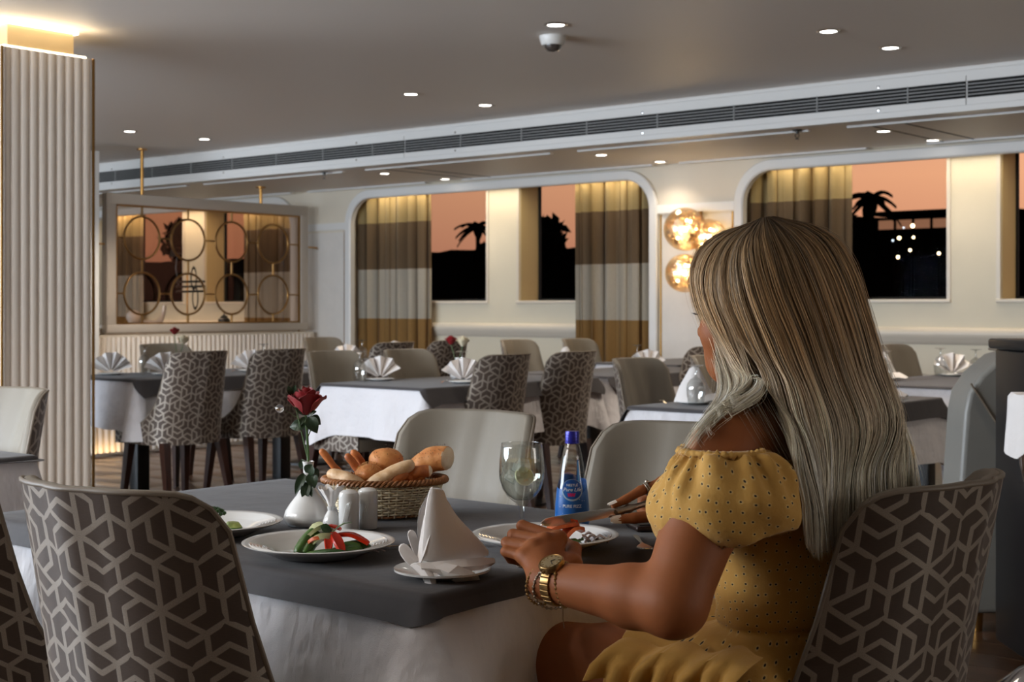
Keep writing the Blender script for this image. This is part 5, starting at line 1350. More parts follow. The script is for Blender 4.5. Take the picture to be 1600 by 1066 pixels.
# ------------------------------------------------------------------ the seated woman
class Field:
    """signed distances on a grid with uneven spacing; the zero level becomes one continuous skin"""
    def __init__(s, X, Y, Z):
        s.ax = [np.asarray(a, np.float32) for a in (X, Y, Z)]; s.F = np.full([len(a) for a in s.ax], .2, np.float32)
    def _sub(s, lo, hi):
        ix = []
        for k in range(3):
            a = s.ax[k]; ix.append(slice(max(0, int(np.searchsorted(a, lo[k])) - 1), min(len(a), int(np.searchsorted(a, hi[k])) + 1)))
        G = np.ix_(s.ax[0][ix[0]], s.ax[1][ix[1]], s.ax[2][ix[2]])
        return tuple(ix), G
    def merge(s, ix, d, k):
        f = s.F[ix]
        if k <= 0: s.F[ix] = np.minimum(f, d); return
        h = np.clip(.5 + .5 * (f - d) / k, 0, 1); s.F[ix] = f * (1 - h) + d * h - k * h * (1 - h)
    def cap(s, a, b, ra, rb, k=.02):
        a, b = np.array(a, np.float32), np.array(b, np.float32); m = max(ra, rb) + k + .03
        ix, (x, y, z) = s._sub(np.minimum(a, b) - m, np.maximum(a, b) + m); ba = b - a; l2 = float(ba @ ba) + 1e-12
        t = np.clip(((x - a[0]) * ba[0] + (y - a[1]) * ba[1] + (z - a[2]) * ba[2]) / l2, 0, 1)
        d = np.sqrt((x - a[0] - t * ba[0]) ** 2 + (y - a[1] - t * ba[1]) ** 2 + (z - a[2] - t * ba[2]) ** 2) - (ra + (rb - ra) * t)
        s.merge(ix, d, k)
    def ell(s, c, r, k=.02, rot=None, cut=None):
        c = np.array(c, np.float32); r = np.array(r, np.float32); m = float(r.max()) + k + .03
        ix, (x, y, z) = s._sub(c - m, c + m); p = [x - c[0], y - c[1], z - c[2]]
        if rot is not None:
            Rm = np.array(rot.to_matrix().transposed(), np.float32); p = [Rm[i, 0] * p[0] + Rm[i, 1] * p[1] + Rm[i, 2] * p[2] for i in range(3)]
        k0 = np.sqrt((p[0] / r[0]) ** 2 + (p[1] / r[1]) ** 2 + (p[2] / r[2]) ** 2); k1 = np.sqrt((p[0] / r[0] ** 2) ** 2 + (p[1] / r[1] ** 2) ** 2 + (p[2] / r[2] ** 2) ** 2)
        s.merge(ix, k0 * (k0 - 1) / np.maximum(k1, 1e-6), k)
    def chain(s, pts, rs, k=.01):
        for i in range(len(pts) - 1): s.cap(pts[i], pts[i + 1], rs[i], rs[i + 1], k)
    def grids(s): return np.ix_(*s.ax)
    def mesh(s, name, material, parent=None, smooth=180):
        F = s.F; nx, ny, nz = F.shape; ins = F < 0
        cnt = np.zeros((nx - 1, ny - 1, nz - 1), np.int8)
        for i in (0, 1):
            for j in (0, 1):
                for k in (0, 1): cnt += ins[i:nx - 1 + i, j:ny - 1 + j, k:nz - 1 + k]
        act = np.argwhere((cnt > 0) & (cnt < 8)); idx = np.full(cnt.shape, -1, np.int32); idx[act[:, 0], act[:, 1], act[:, 2]] = np.arange(len(act))
        cs = [(i, j, k) for i in (0, 1) for j in (0, 1) for k in (0, 1)]
        V = np.stack([F[act[:, 0] + c[0], act[:, 1] + c[1], act[:, 2] + c[2]] for c in cs], 1)
        Pc = np.stack([np.stack([s.ax[q][act[:, q] + c[q]] for q in range(3)], 1) for c in cs], 1)
        acc = np.zeros((len(act), 3)); n = np.zeros((len(act), 1))
        for a in range(8):
            for b in range(a + 1, 8):
                if sum(abs(cs[a][q] - cs[b][q]) for q in range(3)) != 1: continue
                m = ((V[:, a] < 0) != (V[:, b] < 0))[:, None]; t = (V[:, a] / (V[:, a] - V[:, b] + 1e-20))[:, None]
                acc += np.where(m, Pc[:, a] + t * (Pc[:, b] - Pc[:, a]), 0); n += m
        P = acc / np.maximum(n, 1); faces = []
        for q in range(3):
            u, w = (q + 1) % 3, (q + 2) % 3; sl = [slice(None)] * 3; s2 = [slice(None)] * 3
            sl[q] = slice(0, F.shape[q] - 1); s2[q] = slice(1, F.shape[q])
            e_ = np.argwhere(ins[tuple(sl)] != ins[tuple(s2)]); e_ = e_[(e_[:, u] > 0) & (e_[:, w] > 0) & (e_[:, u] < F.shape[u] - 1) & (e_[:, w] < F.shape[w] - 1)]
            o = []
            for du, dw in ((-1, -1), (0, -1), (0, 0), (-1, 0)):
                p = e_.copy(); p[:, u] += du; p[:, w] += dw; o.append(idx[p[:, 0], p[:, 1], p[:, 2]])
            fq = np.stack(o, 1); flip = ~ins[e_[:, 0], e_[:, 1], e_[:, 2]]; fq[flip] = fq[flip][:, ::-1]; faces.append(fq[(fq >= 0).all(1)])
        fc = np.concatenate(faces)
        me = bpy.data.meshes.new(name); me.vertices.add(len(P)); me.vertices.foreach_set('co', P.astype(np.float32).ravel())
        me.loops.add(fc.size); me.loops.foreach_set('vertex_index', fc.astype(np.int32).ravel())
        me.polygons.add(len(fc)); me.polygons.foreach_set('loop_start', np.arange(0, fc.size, 4, dtype=np.int32)); me.polygons.foreach_set('loop_total', np.full(len(fc), 4, np.int32))
        me.update(calc_edges=True); me.validate(); me.polygons.foreach_set('use_smooth', [True] * len(me.polygons)); me.materials.append(material)
        o = bpy.data.objects.new(name, me); return put(o, parent)
def axis(*spans):
    out = []
    for a, b, h in spans: out += list(np.arange(a, b - 1e-6, h))
    return out
woman = thing('person', 'woman with long blonde hair in a mustard off-shoulder dress, seated with knife and fork', 'person', (0, 0, 0))
T = lambda v: tuple(v)
# joints
HL, HR = Vector((-1.105, 1.845, .575)), Vector((-1.105, 2.02, .575))
KL, KR = Vector((-1.50, 1.80, .605)), Vector((-1.53, 2.03, .60))
SL, SR = Vector((-1.085, 1.765, .965)), Vector((-1.085, 2.10, .965))
EL, WL = Vector(W(1052, 943, 1.95)), Vector(W(853, 908, 2.10))
ER, WR = Vector((-1.12, 2.235, .78)), Vector(W(1070, 778, 2.60))
mcpL = [W(873, 842, 2.185), W(852, 846, 2.165), W(834, 856, 2.150), W(820, 870, 2.140)]
pipL = [W(816, 822, 2.215), W(802, 836, 2.195), W(792, 848, 2.175), W(790, 862, 2.160)]
dipL = [W(822, 838, 2.262), W(806, 854, 2.245), W(800, 864, 2.222), W(798, 874, 2.198)]
tipL = [W(842, 846, 2.275), W(826, 862, 2.262), W(820, 871, 2.24), W(816, 880, 2.212)]
thL = [W(893, 884, 2.15), W(897, 858, 2.20), W(878, 846, 2.245), W(856, 842, 2.27)]
mcpR = [W(1036, 755, 2.585), W(1040, 762, 2.615), W(1044, 772, 2.64), W(1046, 784, 2.66)]
pipR = [W(1001, 767, 2.570), W(1004, 778, 2.635), W(1008, 790, 2.655), W(1014, 800, 2.67)]
dipR = [W(977, 781, 2.555), W(1002, 797, 2.625), W(1008, 806, 2.64), W(1016, 812, 2.655)]
tipR = [W(958, 790, 2.545), W(1018, 805, 2.60), W(1024, 812, 2.615), W(1030, 816, 2.63)]
thR = [W(1052, 798, 2.575), W(1022, 806, 2.545), W(990, 810, 2.53), W(962, 812, 2.525)]
def body(F):
    F.ell((-1.085, 1.93, .875), (.088, .142, .14), .03); F.cap(SL + Vector((0, .045, -.004)), SR - Vector((0, .045, .004)), .056, .056, .05)
    for y in (1.872, 1.99): F.ell((-1.158, y, .875), (.056, .060, .057), .02)
    F.ell((-1.075, 1.93, .73), (.082, .122, .13), .05); F.ell((-1.09, 1.93, .575), (.115, .172, .115), .05)
    F.cap((-1.095, 1.93, 1.0), (-1.115, 1.93, 1.10), .055, .050, .05); F.cap((-1.08, 1.85, .995), (-1.10, 1.92, 1.05), .045, .045, .04); F.cap((-1.08, 2.01, .995), (-1.10, 1.94, 1.05), .045, .045, .04)
    # head with a face that looks down at the plate
    F.ell((-1.115, 1.93, 1.195), (.096, .074, .102), .03); F.ell((-1.165, 1.93, 1.135), (.052, .058, .075), .03); F.ell((-1.178, 1.93, 1.082), (.030, .034, .026), .03)
    F.cap((-1.203, 1.93, 1.172), (-1.225, 1.93, 1.137), .008, .011, .012); F.ell((-1.220, 1.919, 1.133), (.009, .008, .007), .008); F.ell((-1.220, 1.941, 1.133), (.009, .008, .007), .008)
    F.cap((-1.198, 1.90, 1.192), (-1.206, 1.925, 1.192), .009, .009, .014); F.cap((-1.198, 1.96, 1.192), (-1.206, 1.935, 1.192), .009, .009, .014)
    F.ell((-1.176, 1.890, 1.135), (.025, .018, .022), .02); F.ell((-1.176, 1.970, 1.135), (.025, .018, .022), .02)
    F.ell((-1.203, 1.93, 1.107), (.011, .022, .006), .008); F.ell((-1.199, 1.93, 1.097), (.011, .018, .006), .008)
    for sg in (-1, 1): F.ell((-1.105, 1.93 + sg * .076, 1.155), (.016, .007, .030), .006, Euler((0, R(12), 0)))
    # legs
    for h, k, an in ((HL, KL, Vector((-1.47, 1.82, .085))), (HR, KR, Vector((-1.45, 2.03, .085)))):
        F.cap(h, lerp(h, k, .5), .092, .082, .05); F.cap(lerp(h, k, .5), k, .082, .058, .03); F.cap(k, lerp(k, an, .4), .056, .052, .03); F.cap(lerp(k, an, .4), an, .052, .034, .02)
        F.cap(an, an + Vector((-.02, 0, -.045)), .034, .036, .02); F.cap(an + Vector((0.01, 0, -.045)), an + Vector((-.15, 0, -.062)), .034, .022, .02)
    # arms
    for s_, e_, w_ in ((SL, EL, WL), (SR, ER, WR)):
        F.cap(s_, lerp(s_, e_, .35), .054, .056, .04); F.cap(lerp(s_, e_, .35), e_, .056, .046, .03); m_ = lerp(e_, w_, .3)
        F.cap(e_, m_, .044, .042, .02); F.cap(m_, w_, .042, .0275, .02)
    # hands
    for w_, mc, pi, di, ti, th in ((WL, mcpL, pipL, dipL, tipL, thL), (WR, mcpR, pipR, dipR, tipR, thR)):
        for i in range(4):
            F.cap(w_, mc[i], .0205 if i in (1, 2) else .0185, .0115, .012)
        for i in range(3): F.cap(mc[i], mc[i + 1], .0105, .0105, .008)
        for i in range(4):
            k_ = (1, 1.02, .98, .86)[i]; F.cap(mc[i], pi[i], .0108 * k_, .0092 * k_, .004); F.cap(pi[i], di[i], .0092 * k_, .0081 * k_, .003); F.cap(di[i], ti[i], .0081 * k_, .0068 * k_, .003)
            F.ell(mc[i], (.0118, .0118, .0118), .006)
        F.cap(w_, th[0], .02, .0165, .012); F.cap(th[0], th[1], .0155, .0115, .008); F.cap(th[1], th[2], .0112, .0098, .004); F.cap(th[2], th[3], .0098, .0078, .004)
FB = Field(axis((-1.70, -1.50, .008), (-1.50, -1.24, .0030), (-1.24, -1.16, .0035), (-1.16, -.93, .006)), axis((1.56, 1.62, .006), (1.62, 1.80, .0030), (1.80, 1.86, .006), (1.86, 2.00, .0040), (2.0, 2.08, .006), (2.08, 2.26, .0030), (2.26, 2.32, .006)),
           axis((-.01, .66, .010), (.66, .74, .006), (.74, .90, .0028), (.90, 1.06, .006), (1.06, 1.22, .0036), (1.22, 1.32, .007)))
body(FB)
bd = FB.mesh('body', M['skin'], woman)
sm_ = bd.modifiers.new('smooth', 'SMOOTH'); sm_.factor = .35; sm_.iterations = 2
# face details, nails
for y in (1.903, 1.957):
    MB().lathe([(.0115 * math.sin(a), -.0115 * math.cos(a)) for a in np.linspace(0, PI, 13)], 18).build('eye', M['eye'], woman, loc=(-1.193, y, 1.168))
    l_ = MB()
    for k in range(11):
        yy = y + (k - 5) * .0024; l_.tube([(-1.2035 + abs(k - 5) * .0006, yy, 1.166), (-1.214, yy + (k - 5) * .0006, 1.163), (-1.221, yy + (k - 5) * .001, 1.166)], [.0007, .0006, .0002], 5)
    l_.build('eyelash', M['lash'], woman)
    MB().tube(cr_spline([(-1.207, y - .018, 1.196), (-1.2125, y, 1.199), (-1.209, y + .018, 1.196)], 8), [.001, .002, .0024, .0026, .0026, .0024, .002, .001], 6, flat=.6).build('eyebrow', M['lash'], woman)
lp = MB(); lp.tube(cr_spline([(-1.200, 1.908, 1.102), (-1.213, 1.92, 1.106), (-1.2155, 1.93, 1.105), (-1.213, 1.94, 1.106), (-1.200, 1.952, 1.102)], 12), [.001, .002, .003, .0036, .0038, .0036, .0036, .0038, .0036, .003, .002, .001], 8, flat=.8)
lp.tube(cr_spline([(-1.199, 1.909, 1.1005), (-1.211, 1.92, 1.0965), (-1.213, 1.93, 1.096), (-1.211, 1.94, 1.0965), (-1.199, 1.951, 1.1005)], 12), [.001, .0025, .0035, .004, .0043, .0045, .0045, .0043, .004, .0035, .0025, .001], 8, flat=.8)
lp.build('lip', M['lip'], woman)
def nail(tip, prev_, up, L_=.016, w_=.0062):
    tip, prev_ = Vector(tip), Vector(prev_); d = (tip - prev_).normalized(); up = Vector(up); up = (up - d * up.dot(d)).normalized(); s_ = d.cross(up); rows = []
    for i in range(6):
        v = i / 5; wv = w_ * (1 - .25 * v - .6 * max(0, v - .7) / .3 * .6)
        rows.append([tip + d * (L_ * (v - .45)) + s_ * (wv * x) + up * (.0066 * math.cos(x * 1.1) + .0006) for x in (-1, -.5, 0, .5, 1)])
    MB().grid(rows, thick=.0008).build('fingernail', M['nail'], woman, smooth=70)
nail(tipR[0], dipR[0], (0, 0, 1)); nail(thR[3], thR[2], Vector((.9, -.9, .2)), .020, .0075)
for a, b in zip(tipL[1:], dipL[1:]): nail(a, b, (0, 0, -1))

def wrap_uv(o, c, r_):
    me = o.data; n_ = len(me.vertices); co = np.empty(n_ * 3, np.float32); me.vertices.foreach_get('co', co); co = co.reshape(-1, 3)
    li = np.empty(len(me.loops), np.int32); me.loops.foreach_get('vertex_index', li)
    dx, dy = co[:, 0] - c[0], co[:, 1] - c[1]; th = np.arctan2(dx * .62 + dy * .78, -(dy * .62 - dx * .78) ); rr = np.hypot(dx, dy)
    uv = np.stack([th * r_ + 0 * rr, co[:, 2] + .35 * (rr - r_)], 1); me.uv_layers.new(name='pattern').data.foreach_set('uv', uv[li].astype(np.float32).ravel())
# dress: bodice, puff sleeves, waist seam, skirt
D = Field(axis((-1.40, -.95, .0042)), axis((1.59, 2.26, .0042)), axis((.44, 1.0, .0042)))
D.ell((-1.085, 1.93, .86), (.097, .152, .15), .03)
for y in (1.872, 1.99): D.ell((-1.165, y, .875), (.078, .078, .076), .035)
D.cap(SL + Vector((0, .06, -.03)), SR - Vector((0, .06, .03)), .060, .060, .05)
D.ell((-1.077, 1.93, .735), (.092, .132, .12), .05); D.ell((-1.092, 1.93, .58), (.128, .186, .125), .05)
for h, k in ((HL, KL), (HR, KR)): D.cap(h, lerp(h, k, .62), .108, .100, .05)
x, y, z = D.grids()
wr = .0018 * np.sin(34 * y + 9 * np.sin(6 * x)) * np.clip((.72 - z) / .1, 0, 1) + .002 * np.sin(70 * y + 30 * x) * np.clip((.80 - np.abs(z - .70)) * 2 - 1.2, 0, 1)
D.F += wr.astype(np.float32)
D.F += (.007 * np.exp(-((z - .700) / .007) ** 2)).astype(np.float32)                      # waist seam
D.F = np.maximum(D.F, (z - (.962 - .10 * np.clip(np.abs(x + 1.09), 0, .1))).astype(np.float32))   # elastic neckline
D.F = np.maximum(D.F, (-1.292 - x + .012 * np.sin(30 * y) + (z - .6) * .25).astype(np.float32))   # hem over the thighs
dress = D.mesh('dress', M['dress'], woman); wrap_uv(dress, (-1.085, 1.93), .13); s2 = dress.modifiers.new('smooth', 'SMOOTH'); s2.factor = .4; s2.iterations = 3
def sleeve(S, E, mir):
    a = Vector(S) + Vector((.010, -.037 * mir, -.054)); P0 = lerp(Vector(S), Vector(E), .40)
    ax_ = (Vector(E) - Vector(S)).normalized()
    Fs = Field(axis((a.x - .18, a.x + .18, .0038)), axis((a.y - .18, a.y + .18, .0038)), axis((a.z - .16, a.z + .16, .0038)))
    Fs.ell(a + Vector((.012, 0, 0)), (.086, .078, .082), .02); Fs.ell(a + Vector((-.012, -.008 * mir, -.03)), (.092, .074, .062), .03); Fs.ell(a + Vector((.05, .02 * mir, -.01)), (.066, .06, .066), .03)
    x, y, z = Fs.grids(); th = np.arctan2(y - a.y, x - a.x)
    Fs.F += (.0048 * np.sin(13 * th + 2.2 * np.sin(3 * th)) * np.clip((z - a.z + .03) / .08, .12, 1) + .003 * np.sin(5 * th + 14 * (z - a.z) * 6)).astype(np.float32)
    Fs.F = np.maximum(Fs.F, (a.z - .062 - z + .010 * np.sin(3.1 * th + 1) + .2 * (x - a.x) * .35).astype(np.float32))
    Fs.F = np.maximum(Fs.F, (z - (a.z + .062)).astype(np.float32))
    inner = Field(*Fs.ax); inner.F[:] = .2; inner.ell(a + Vector((0, 0, -.05)), (.080, .064, .055), .0); Fs.F = np.maximum(Fs.F, -inner.F)
    o = Fs.mesh('sleeve', M['dress'], woman); wrap_uv(o, (a.x, a.y), .085); q_ = o.modifiers.new('smooth', 'SMOOTH'); q_.factor = .4; q_.iterations = 2
    # ruched elastic along the top edge
    P = []
    for i in range(97):
        t = 2 * PI * i / 96; P.append(a + Vector((.061 * math.cos(t) + .006, .052 * math.sin(t), .060 + .0016 * math.sin(i * 2.6))))
    MB().tube(P, [.0052 + .0012 * math.sin(i * 2.2) for i in range(97)], 7).build('elastic_edge', M['dress'], woman, smooth=70)
sleeve(SL, EL, 1); sleeve(SR, ER, -1)
rows = []
for i in range(49):
    u = i / 48; p = lerp(Vector((-1.255, 1.712, .655)), Vector((-1.02, 1.735, .668)), u) + Vector((0, -.006 * math.sin(u * 21), .006 * math.sin(u * 17)))
    rows.append([p + Vector((0, .03, .018)), p + Vector((0, -.008, .010)), p + Vector((-.012, -.026 - .008 * math.sin(u * 40), -.010)), p + Vector((-.02, -.030 - .012 * math.sin(u * 40), -.034))])
MB().grid(rows, thick=.0015).build('ruffle', M['dress'], woman, smooth=70)

# ---------------- hair: guides from the crown, layered ribbons, an under layer
def HG():
    G = [
     [W(1180, 350, 2.20), W(1130, 372, 2.235), W(1096, 408, 2.255), W(1092, 460, 2.25), W(1112, 520, 2.235), W(1128, 570, 2.20), W(1128, 622, 2.13), W(1090, 684, 2.03), W(1058, 735, 1.99)],
     [W(1183, 347, 2.19), W(1128, 376, 2.20), W(1098, 420, 2.20), W(1108, 478, 2.19), W(1136, 535, 2.165), W(1150, 590, 2.13), W(1146, 630, 2.07), W(1105, 672, 2.0), W(1072, 715, 1.97)],
     [W(1186, 345, 2.17), W(1140, 383, 2.15), W(1118, 440, 2.13), W(1136, 500, 2.115), W(1166, 555, 2.10), W(1190, 595, 2.09), W(1186, 620, 2.06), W(1162, 636, 2.03), W(1140, 650, 2.0)],
     [W(1190, 343, 2.16), W(1158, 386, 2.12), W(1152, 450, 2.095), W(1176, 520, 2.085), W(1202, 580, 2.075), W(1218, 640, 2.05), W(1236, 705, 2.0), W(1258, 785, 1.985), W(1272, 858, 1.985)],
     [W(1194, 342, 2.15), W(1184, 384, 2.10), W(1196, 450, 2.08), W(1226, 530, 2.07), W(1252, 600, 2.06), W(1272, 670, 2.03), W(1292, 740, 2.005), W(1304, 800, 1.995), W(1312, 872, 1.995)],
     [W(1198, 341, 2.15), W(1222, 378, 2.11), W(1248, 440, 2.09), W(1276, 520, 2.085), W(1300, 600, 2.075), W(1322, 670, 2.06), W(1342, 740, 2.05), W(1348, 800, 2.04), W(1352, 872, 2.04)],
     [W(1203, 341, 2.155), W(1256, 368, 2.13), W(1292, 420, 2.115), W(1322, 500, 2.11), W(1345, 580, 2.11), W(1370, 660, 2.105), W(1390, 730, 2.10), W(1398, 800, 2.10), W(1402, 868, 2.10)],
     [W(1208, 341, 2.17), W(1274, 365, 2.17), W(1316, 415, 2.165), W(1343, 490, 2.16), W(1368, 575, 2.165), W(1394, 655, 2.165), W(1412, 725, 2.165), W(1420, 790, 2.165), W(1424, 856, 2.165)],
     [(-1.115, 1.94, 1.308), (-1.065, 1.985, 1.29), (-1.03, 2.01, 1.245), (-1.015, 2.02, 1.18), (-.995, 2.03, 1.10), (-.97, 2.05, 1.03), (-.945, 2.07, .96), (-.935, 2.075, .90), (-.93, 2.08, .83)],
     [(-1.12, 1.94, 1.308), (-1.10, 2.0, 1.288), (-1.09, 2.03, 1.24), (-1.085, 2.04, 1.17), (-1.06, 2.055, 1.10), (-1.02, 2.08, 1.03), (-.99, 2.10, .96), (-.97, 2.105, .90), (-.96, 2.11, .83)],
     [(-1.125, 1.94, 1.308), (-1.16, 2.0, 1.285), (-1.19, 2.025, 1.24), (-1.19, 2.035, 1.17), (-1.185, 2.04, 1.11), (-1.19, 2.05, 1.05), (-1.20, 2.06, .98), (-1.21, 2.07, .91), (-1.215, 2.08, .85)],
    ]
    A = np.array([[tuple(p) for p in g] for g in G]); lim = -.968 - .02 * np.clip((.98 - A[..., 2]) / .1, 0, 1) * 0
    A[..., 0] = np.where(A[..., 2] < .97, np.minimum(A[..., 0], lim), A[..., 0]); return A
G_ = HG(); NG, NP = G_.shape[:2]
def cr_w(f): return (.5 * (-f + 2 * f * f - f ** 3), .5 * (2 - 5 * f * f + 3 * f ** 3), .5 * (f + 4 * f * f - 3 * f ** 3), .5 * (-f * f + f ** 3))
def hs(s, u):
    """hair surface: s across the guides, u along them (arrays)"""
    s = np.clip(np.asarray(s, float), 0, NG - 1.0001); u = np.clip(np.asarray(u, float), 0, NP - 1.0001); i = s.astype(int); j = u.astype(int); ws, wu = cr_w(s - i), cr_w(u - j); out = 0
    for a in range(4):
        ia = np.clip(i + a - 1, 0, NG - 1)
        for b in range(4): out = out + G_[ia, np.clip(j + b - 1, 0, NP - 1)] * (ws[a] * wu[b])[..., None]
    return out
HC = np.array((-1.115, 1.93, 1.16))
def hnorm(s, u):
    a = hs(s + .05, u) - hs(s - .05, u); b = hs(s, u + .05) - hs(s, u - .05); n = np.cross(a, b); n /= np.linalg.norm(n, axis=-1, keepdims=True) + 1e-9
    p = hs(s, u); c = np.stack([np.full(p.shape[:-1], -1.10), np.full(p.shape[:-1], 1.93), np.minimum(p[..., 2], 1.22)], -1)
    sg = np.sign((n * (p - c)).sum(-1, keepdims=True)); sg[sg == 0] = 1
    return n * sg, a / (np.linalg.norm(a, axis=-1, keepdims=True) + 1e-9)
def dye(u, tone, streak):
    """balayage: dark at the root, ash blonde to the ends; u along 0..1"""
    root = np.array((.065, .038, .018)); mid = np.array((.36, .225, .110)); end = np.array((.68, .61, .48))
    k1 = np.clip(u / .30, 0, 1)[..., None]; k2 = np.clip((u - .40) / .35, 0, 1)[..., None]
    c = root * (1 - k1) + mid * k1; c = c * (1 - k2) + end * k2
    c = c * tone; return c * (1 - streak) + np.array((.60, .52, .40)) * streak * np.clip(.25 + 1.4 * u, 0, 1)[..., None]
def hair_mesh(name, Pts, Side, width, cols, kind=None):
    """ribbons: Pts (N,K,3), Side (N,K,3), width (K,), cols (N,K,3)"""
    N_, K = Pts.shape[:2]; w = width[None, :, None]; V = np.stack([Pts - Side * w, Pts + Side * w], 2).reshape(-1, 3)
    base = (np.arange(N_)[:, None] * K + np.arange(K - 1)[None]) * 2; fc = np.stack([base, base + 1, base + 3, base + 2], -1).reshape(-1, 4)
    me = bpy.data.meshes.new(name); me.vertices.add(len(V)); me.vertices.foreach_set('co', V.astype(np.float32).ravel())
    me.loops.add(fc.size); me.loops.foreach_set('vertex_index', fc.astype(np.int32).ravel()); me.polygons.add(len(fc))
    me.polygons.foreach_set('loop_start', np.arange(0, fc.size, 4, dtype=np.int32)); me.polygons.foreach_set('loop_total', np.full(len(fc), 4, np.int32)); me.update(calc_edges=True)
    ca = me.color_attributes.new('dye', 'FLOAT_COLOR', 'POINT'); cc_ = np.repeat(cols[:, :, None, :], 2, 2).reshape(-1, 3); cc_ = np.concatenate([cc_, np.ones((len(cc_), 1))], 1)
    ca.data.foreach_set('color', cc_.astype(np.float32).ravel()); me.polygons.foreach_set('use_smooth', [True] * len(fc)); me.materials.append(M['hair'])
    return put(bpy.data.objects.new(name, me), woman, kind)
rg = np.random.default_rng(5)
# under layer
su, uu = np.meshgrid(np.linspace(0, NG - 1.001, 90), np.linspace(0, NP - 1.4, 70), indexing='ij')
Pn = hs(su, uu); nn_, sd_ = hnorm(su, uu); Pn = Pn - nn_ * .006
ub = MB()
for i0_, i1_, j1_ in ((0, 19, 39), (18, 28, 36), (27, 90, 70)): ub.grid([[tuple(p) for p in r_[:j1_]] for r_ in Pn[i0_:i1_]], thick=.004)
uo = ub.build('hair_under_layer', M['hair'], woman, smooth=180)
ca = uo.data.color_attributes.new('dye', 'FLOAT_COLOR', 'POINT'); cu_ = np.concatenate([np.tile(dye((uu / (NP - 1))[i0_:i1_, :j1_].ravel(), .5, 0.0), (2, 1)) for i0_, i1_, j1_ in ((0, 19, 39), (18, 28, 36), (27, 90, 70))]); ca.data.foreach_set('color', np.concatenate([cu_, np.ones((len(cu_), 1))], 1).astype(np.float32).ravel())
def strands(name, N_, K, wid, off, jit, smin=0.0, smax=NG - 1.0, clump=60, tone=(.6, 1.25), ends=(NP - 2.2, NP - 1.0), fly=0.0):
    s0 = rg.uniform(smin, smax, N_); cs_ = rg.uniform(smin, smax, clump); near = cs_[np.abs(s0[:, None] - cs_[None]).argmin(1)]; kcl = rg.uniform(.25, .8, N_)
    u1 = rg.uniform(ends[0], ends[1], N_) if ends[0] < ends[1] else np.full(N_, ends[0]); u1 = np.where(s0 < 2.4, u1 - rg.uniform(0, 3.2, N_) * (rg.uniform(0, 1, N_) < .93), u1); U = np.linspace(.0, 1, K)[None] ** .85 * u1[:, None]
    S = s0[:, None] + (near - s0)[:, None] * (kcl[:, None] * np.linspace(0, 1, K)[None] ** 1.2) + rg.normal(0, .02, (N_, 1)) * np.linspace(0, 1, K)[None]
    ph = rg.uniform(0, 6.28, (N_, 1)); S = S + .018 * np.sin(U * 1.3 + ph) + rg.normal(0, fly, (N_, 1)) * (np.linspace(0, 1, K)[None] ** 2)
    g_ = np.clip((U - 3.2) / 2.2, 0, 1); S = np.where((S > 2) & (S < 3), S + (np.where(S < 2.45, 2.0, 3.0) + (S - 2.5) * .1 - S) * g_, S)   # the hair parts over the bare shoulder
    S = np.clip(S, 0, NG - 1.001); P = hs(S, U); n_, sd = hnorm(S, U)
    cph = near * 37.7; depth = (rg.uniform(0, off, N_) + .0030 * np.sin(cph))[:, None] * np.clip(U / 1.5, .15, 1) + .0012 * np.sin(U * 2.1 + ph)
    P = P + n_ * depth[..., None] + sd * (rg.normal(0, jit, (N_, 1)) * np.clip(U / 2, 0, 1))[..., None]
    tilt = rg.normal(0, .35, (N_, 1, 1)); side = sd * np.cos(tilt) + n_ * np.sin(tilt)
    tn = (rg.uniform(*tone, N_) * np.clip(1 + .44 * np.sin(cph * 1.7), .4, 1.5))[:, None, None]; st = np.clip(rg.normal(-.05, .22, N_) + .12 * np.sin(cph * 2.3), 0, .75)[:, None, None]
    cols = dye(np.broadcast_to(U / (NP - 1), (N_, K)), tn, st); wv = wid * np.clip(np.minimum(np.linspace(.3, 6, K), (1 - np.linspace(0, 1, K)) * 6 + .15), 0, 1)
    return hair_mesh(name, P, side, wv, np.clip(cols, 0, .9), 'stuff')
strands('hair', 8500, 26, .00052, .012, .002, clump=110)
strands('hair', 1500, 26, .00045, .017, .004, clump=300, tone=(.9, 1.6))
strands('hair', 160, 28, .00028, .022, .010, clump=400, tone=(1.0, 1.7), fly=.10)

# what she wears and holds
wt = thing('wristwatch', "gold wristwatch with a round dial on the woman's wrist", 'watch', (0, 0, 0))
axw = (EL - WL).normalized(); wc_ = lerp(WL, EL, .10); e3 = (Vector((0, 0, 0)) - Vector((0, 0, 0)))
toc = (Vector((0, 0, EYE)) - wc_).normalized(); fn = (toc * .55 + Vector((0, 0, 1)) * .75 + Vector((-.2, .0, 0))); fn = (fn - axw * fn.dot(axw)).normalized(); sn = axw.cross(fn)
Mx = Matrix((sn, axw, fn)).transposed()
def wm(mb): mb.v = [tuple(Mx @ Vector(v) + wc_) for v in mb.v]; return mb
M['gold'] = mat('watch_gold', srgb(158, 128, 84), .32, 1); M['dial'] = mat('watch_dial', srgb(206, 184, 140), .25, .4)
lk = MB()
for k in range(22):
    a = 2 * PI * k / 22 + .14
    if abs(((a + PI / 2) % (2 * PI)) - PI) < .5: continue
    lk.box((.0315 * math.cos(a), 0, .0315 * math.sin(a)), (.0085, .016, .0035), Euler((0, -a + PI / 2, 0)), bev=.001)
wm(lk).build('bracelet_links', M['gold'], wt, smooth=30)
wm(MB().lathe([(0, .028), (.0165, .028), (.0195, .030), (.0195, .036), (.0175, .0385), (.0155, .0375), (0, .0375)], 36)).build('case', M['gold'], wt)
wm(MB().lathe([(0, .0382), (.0150, .0382)], 36)).build('dial', M['dial'], wt)
mk = MB()
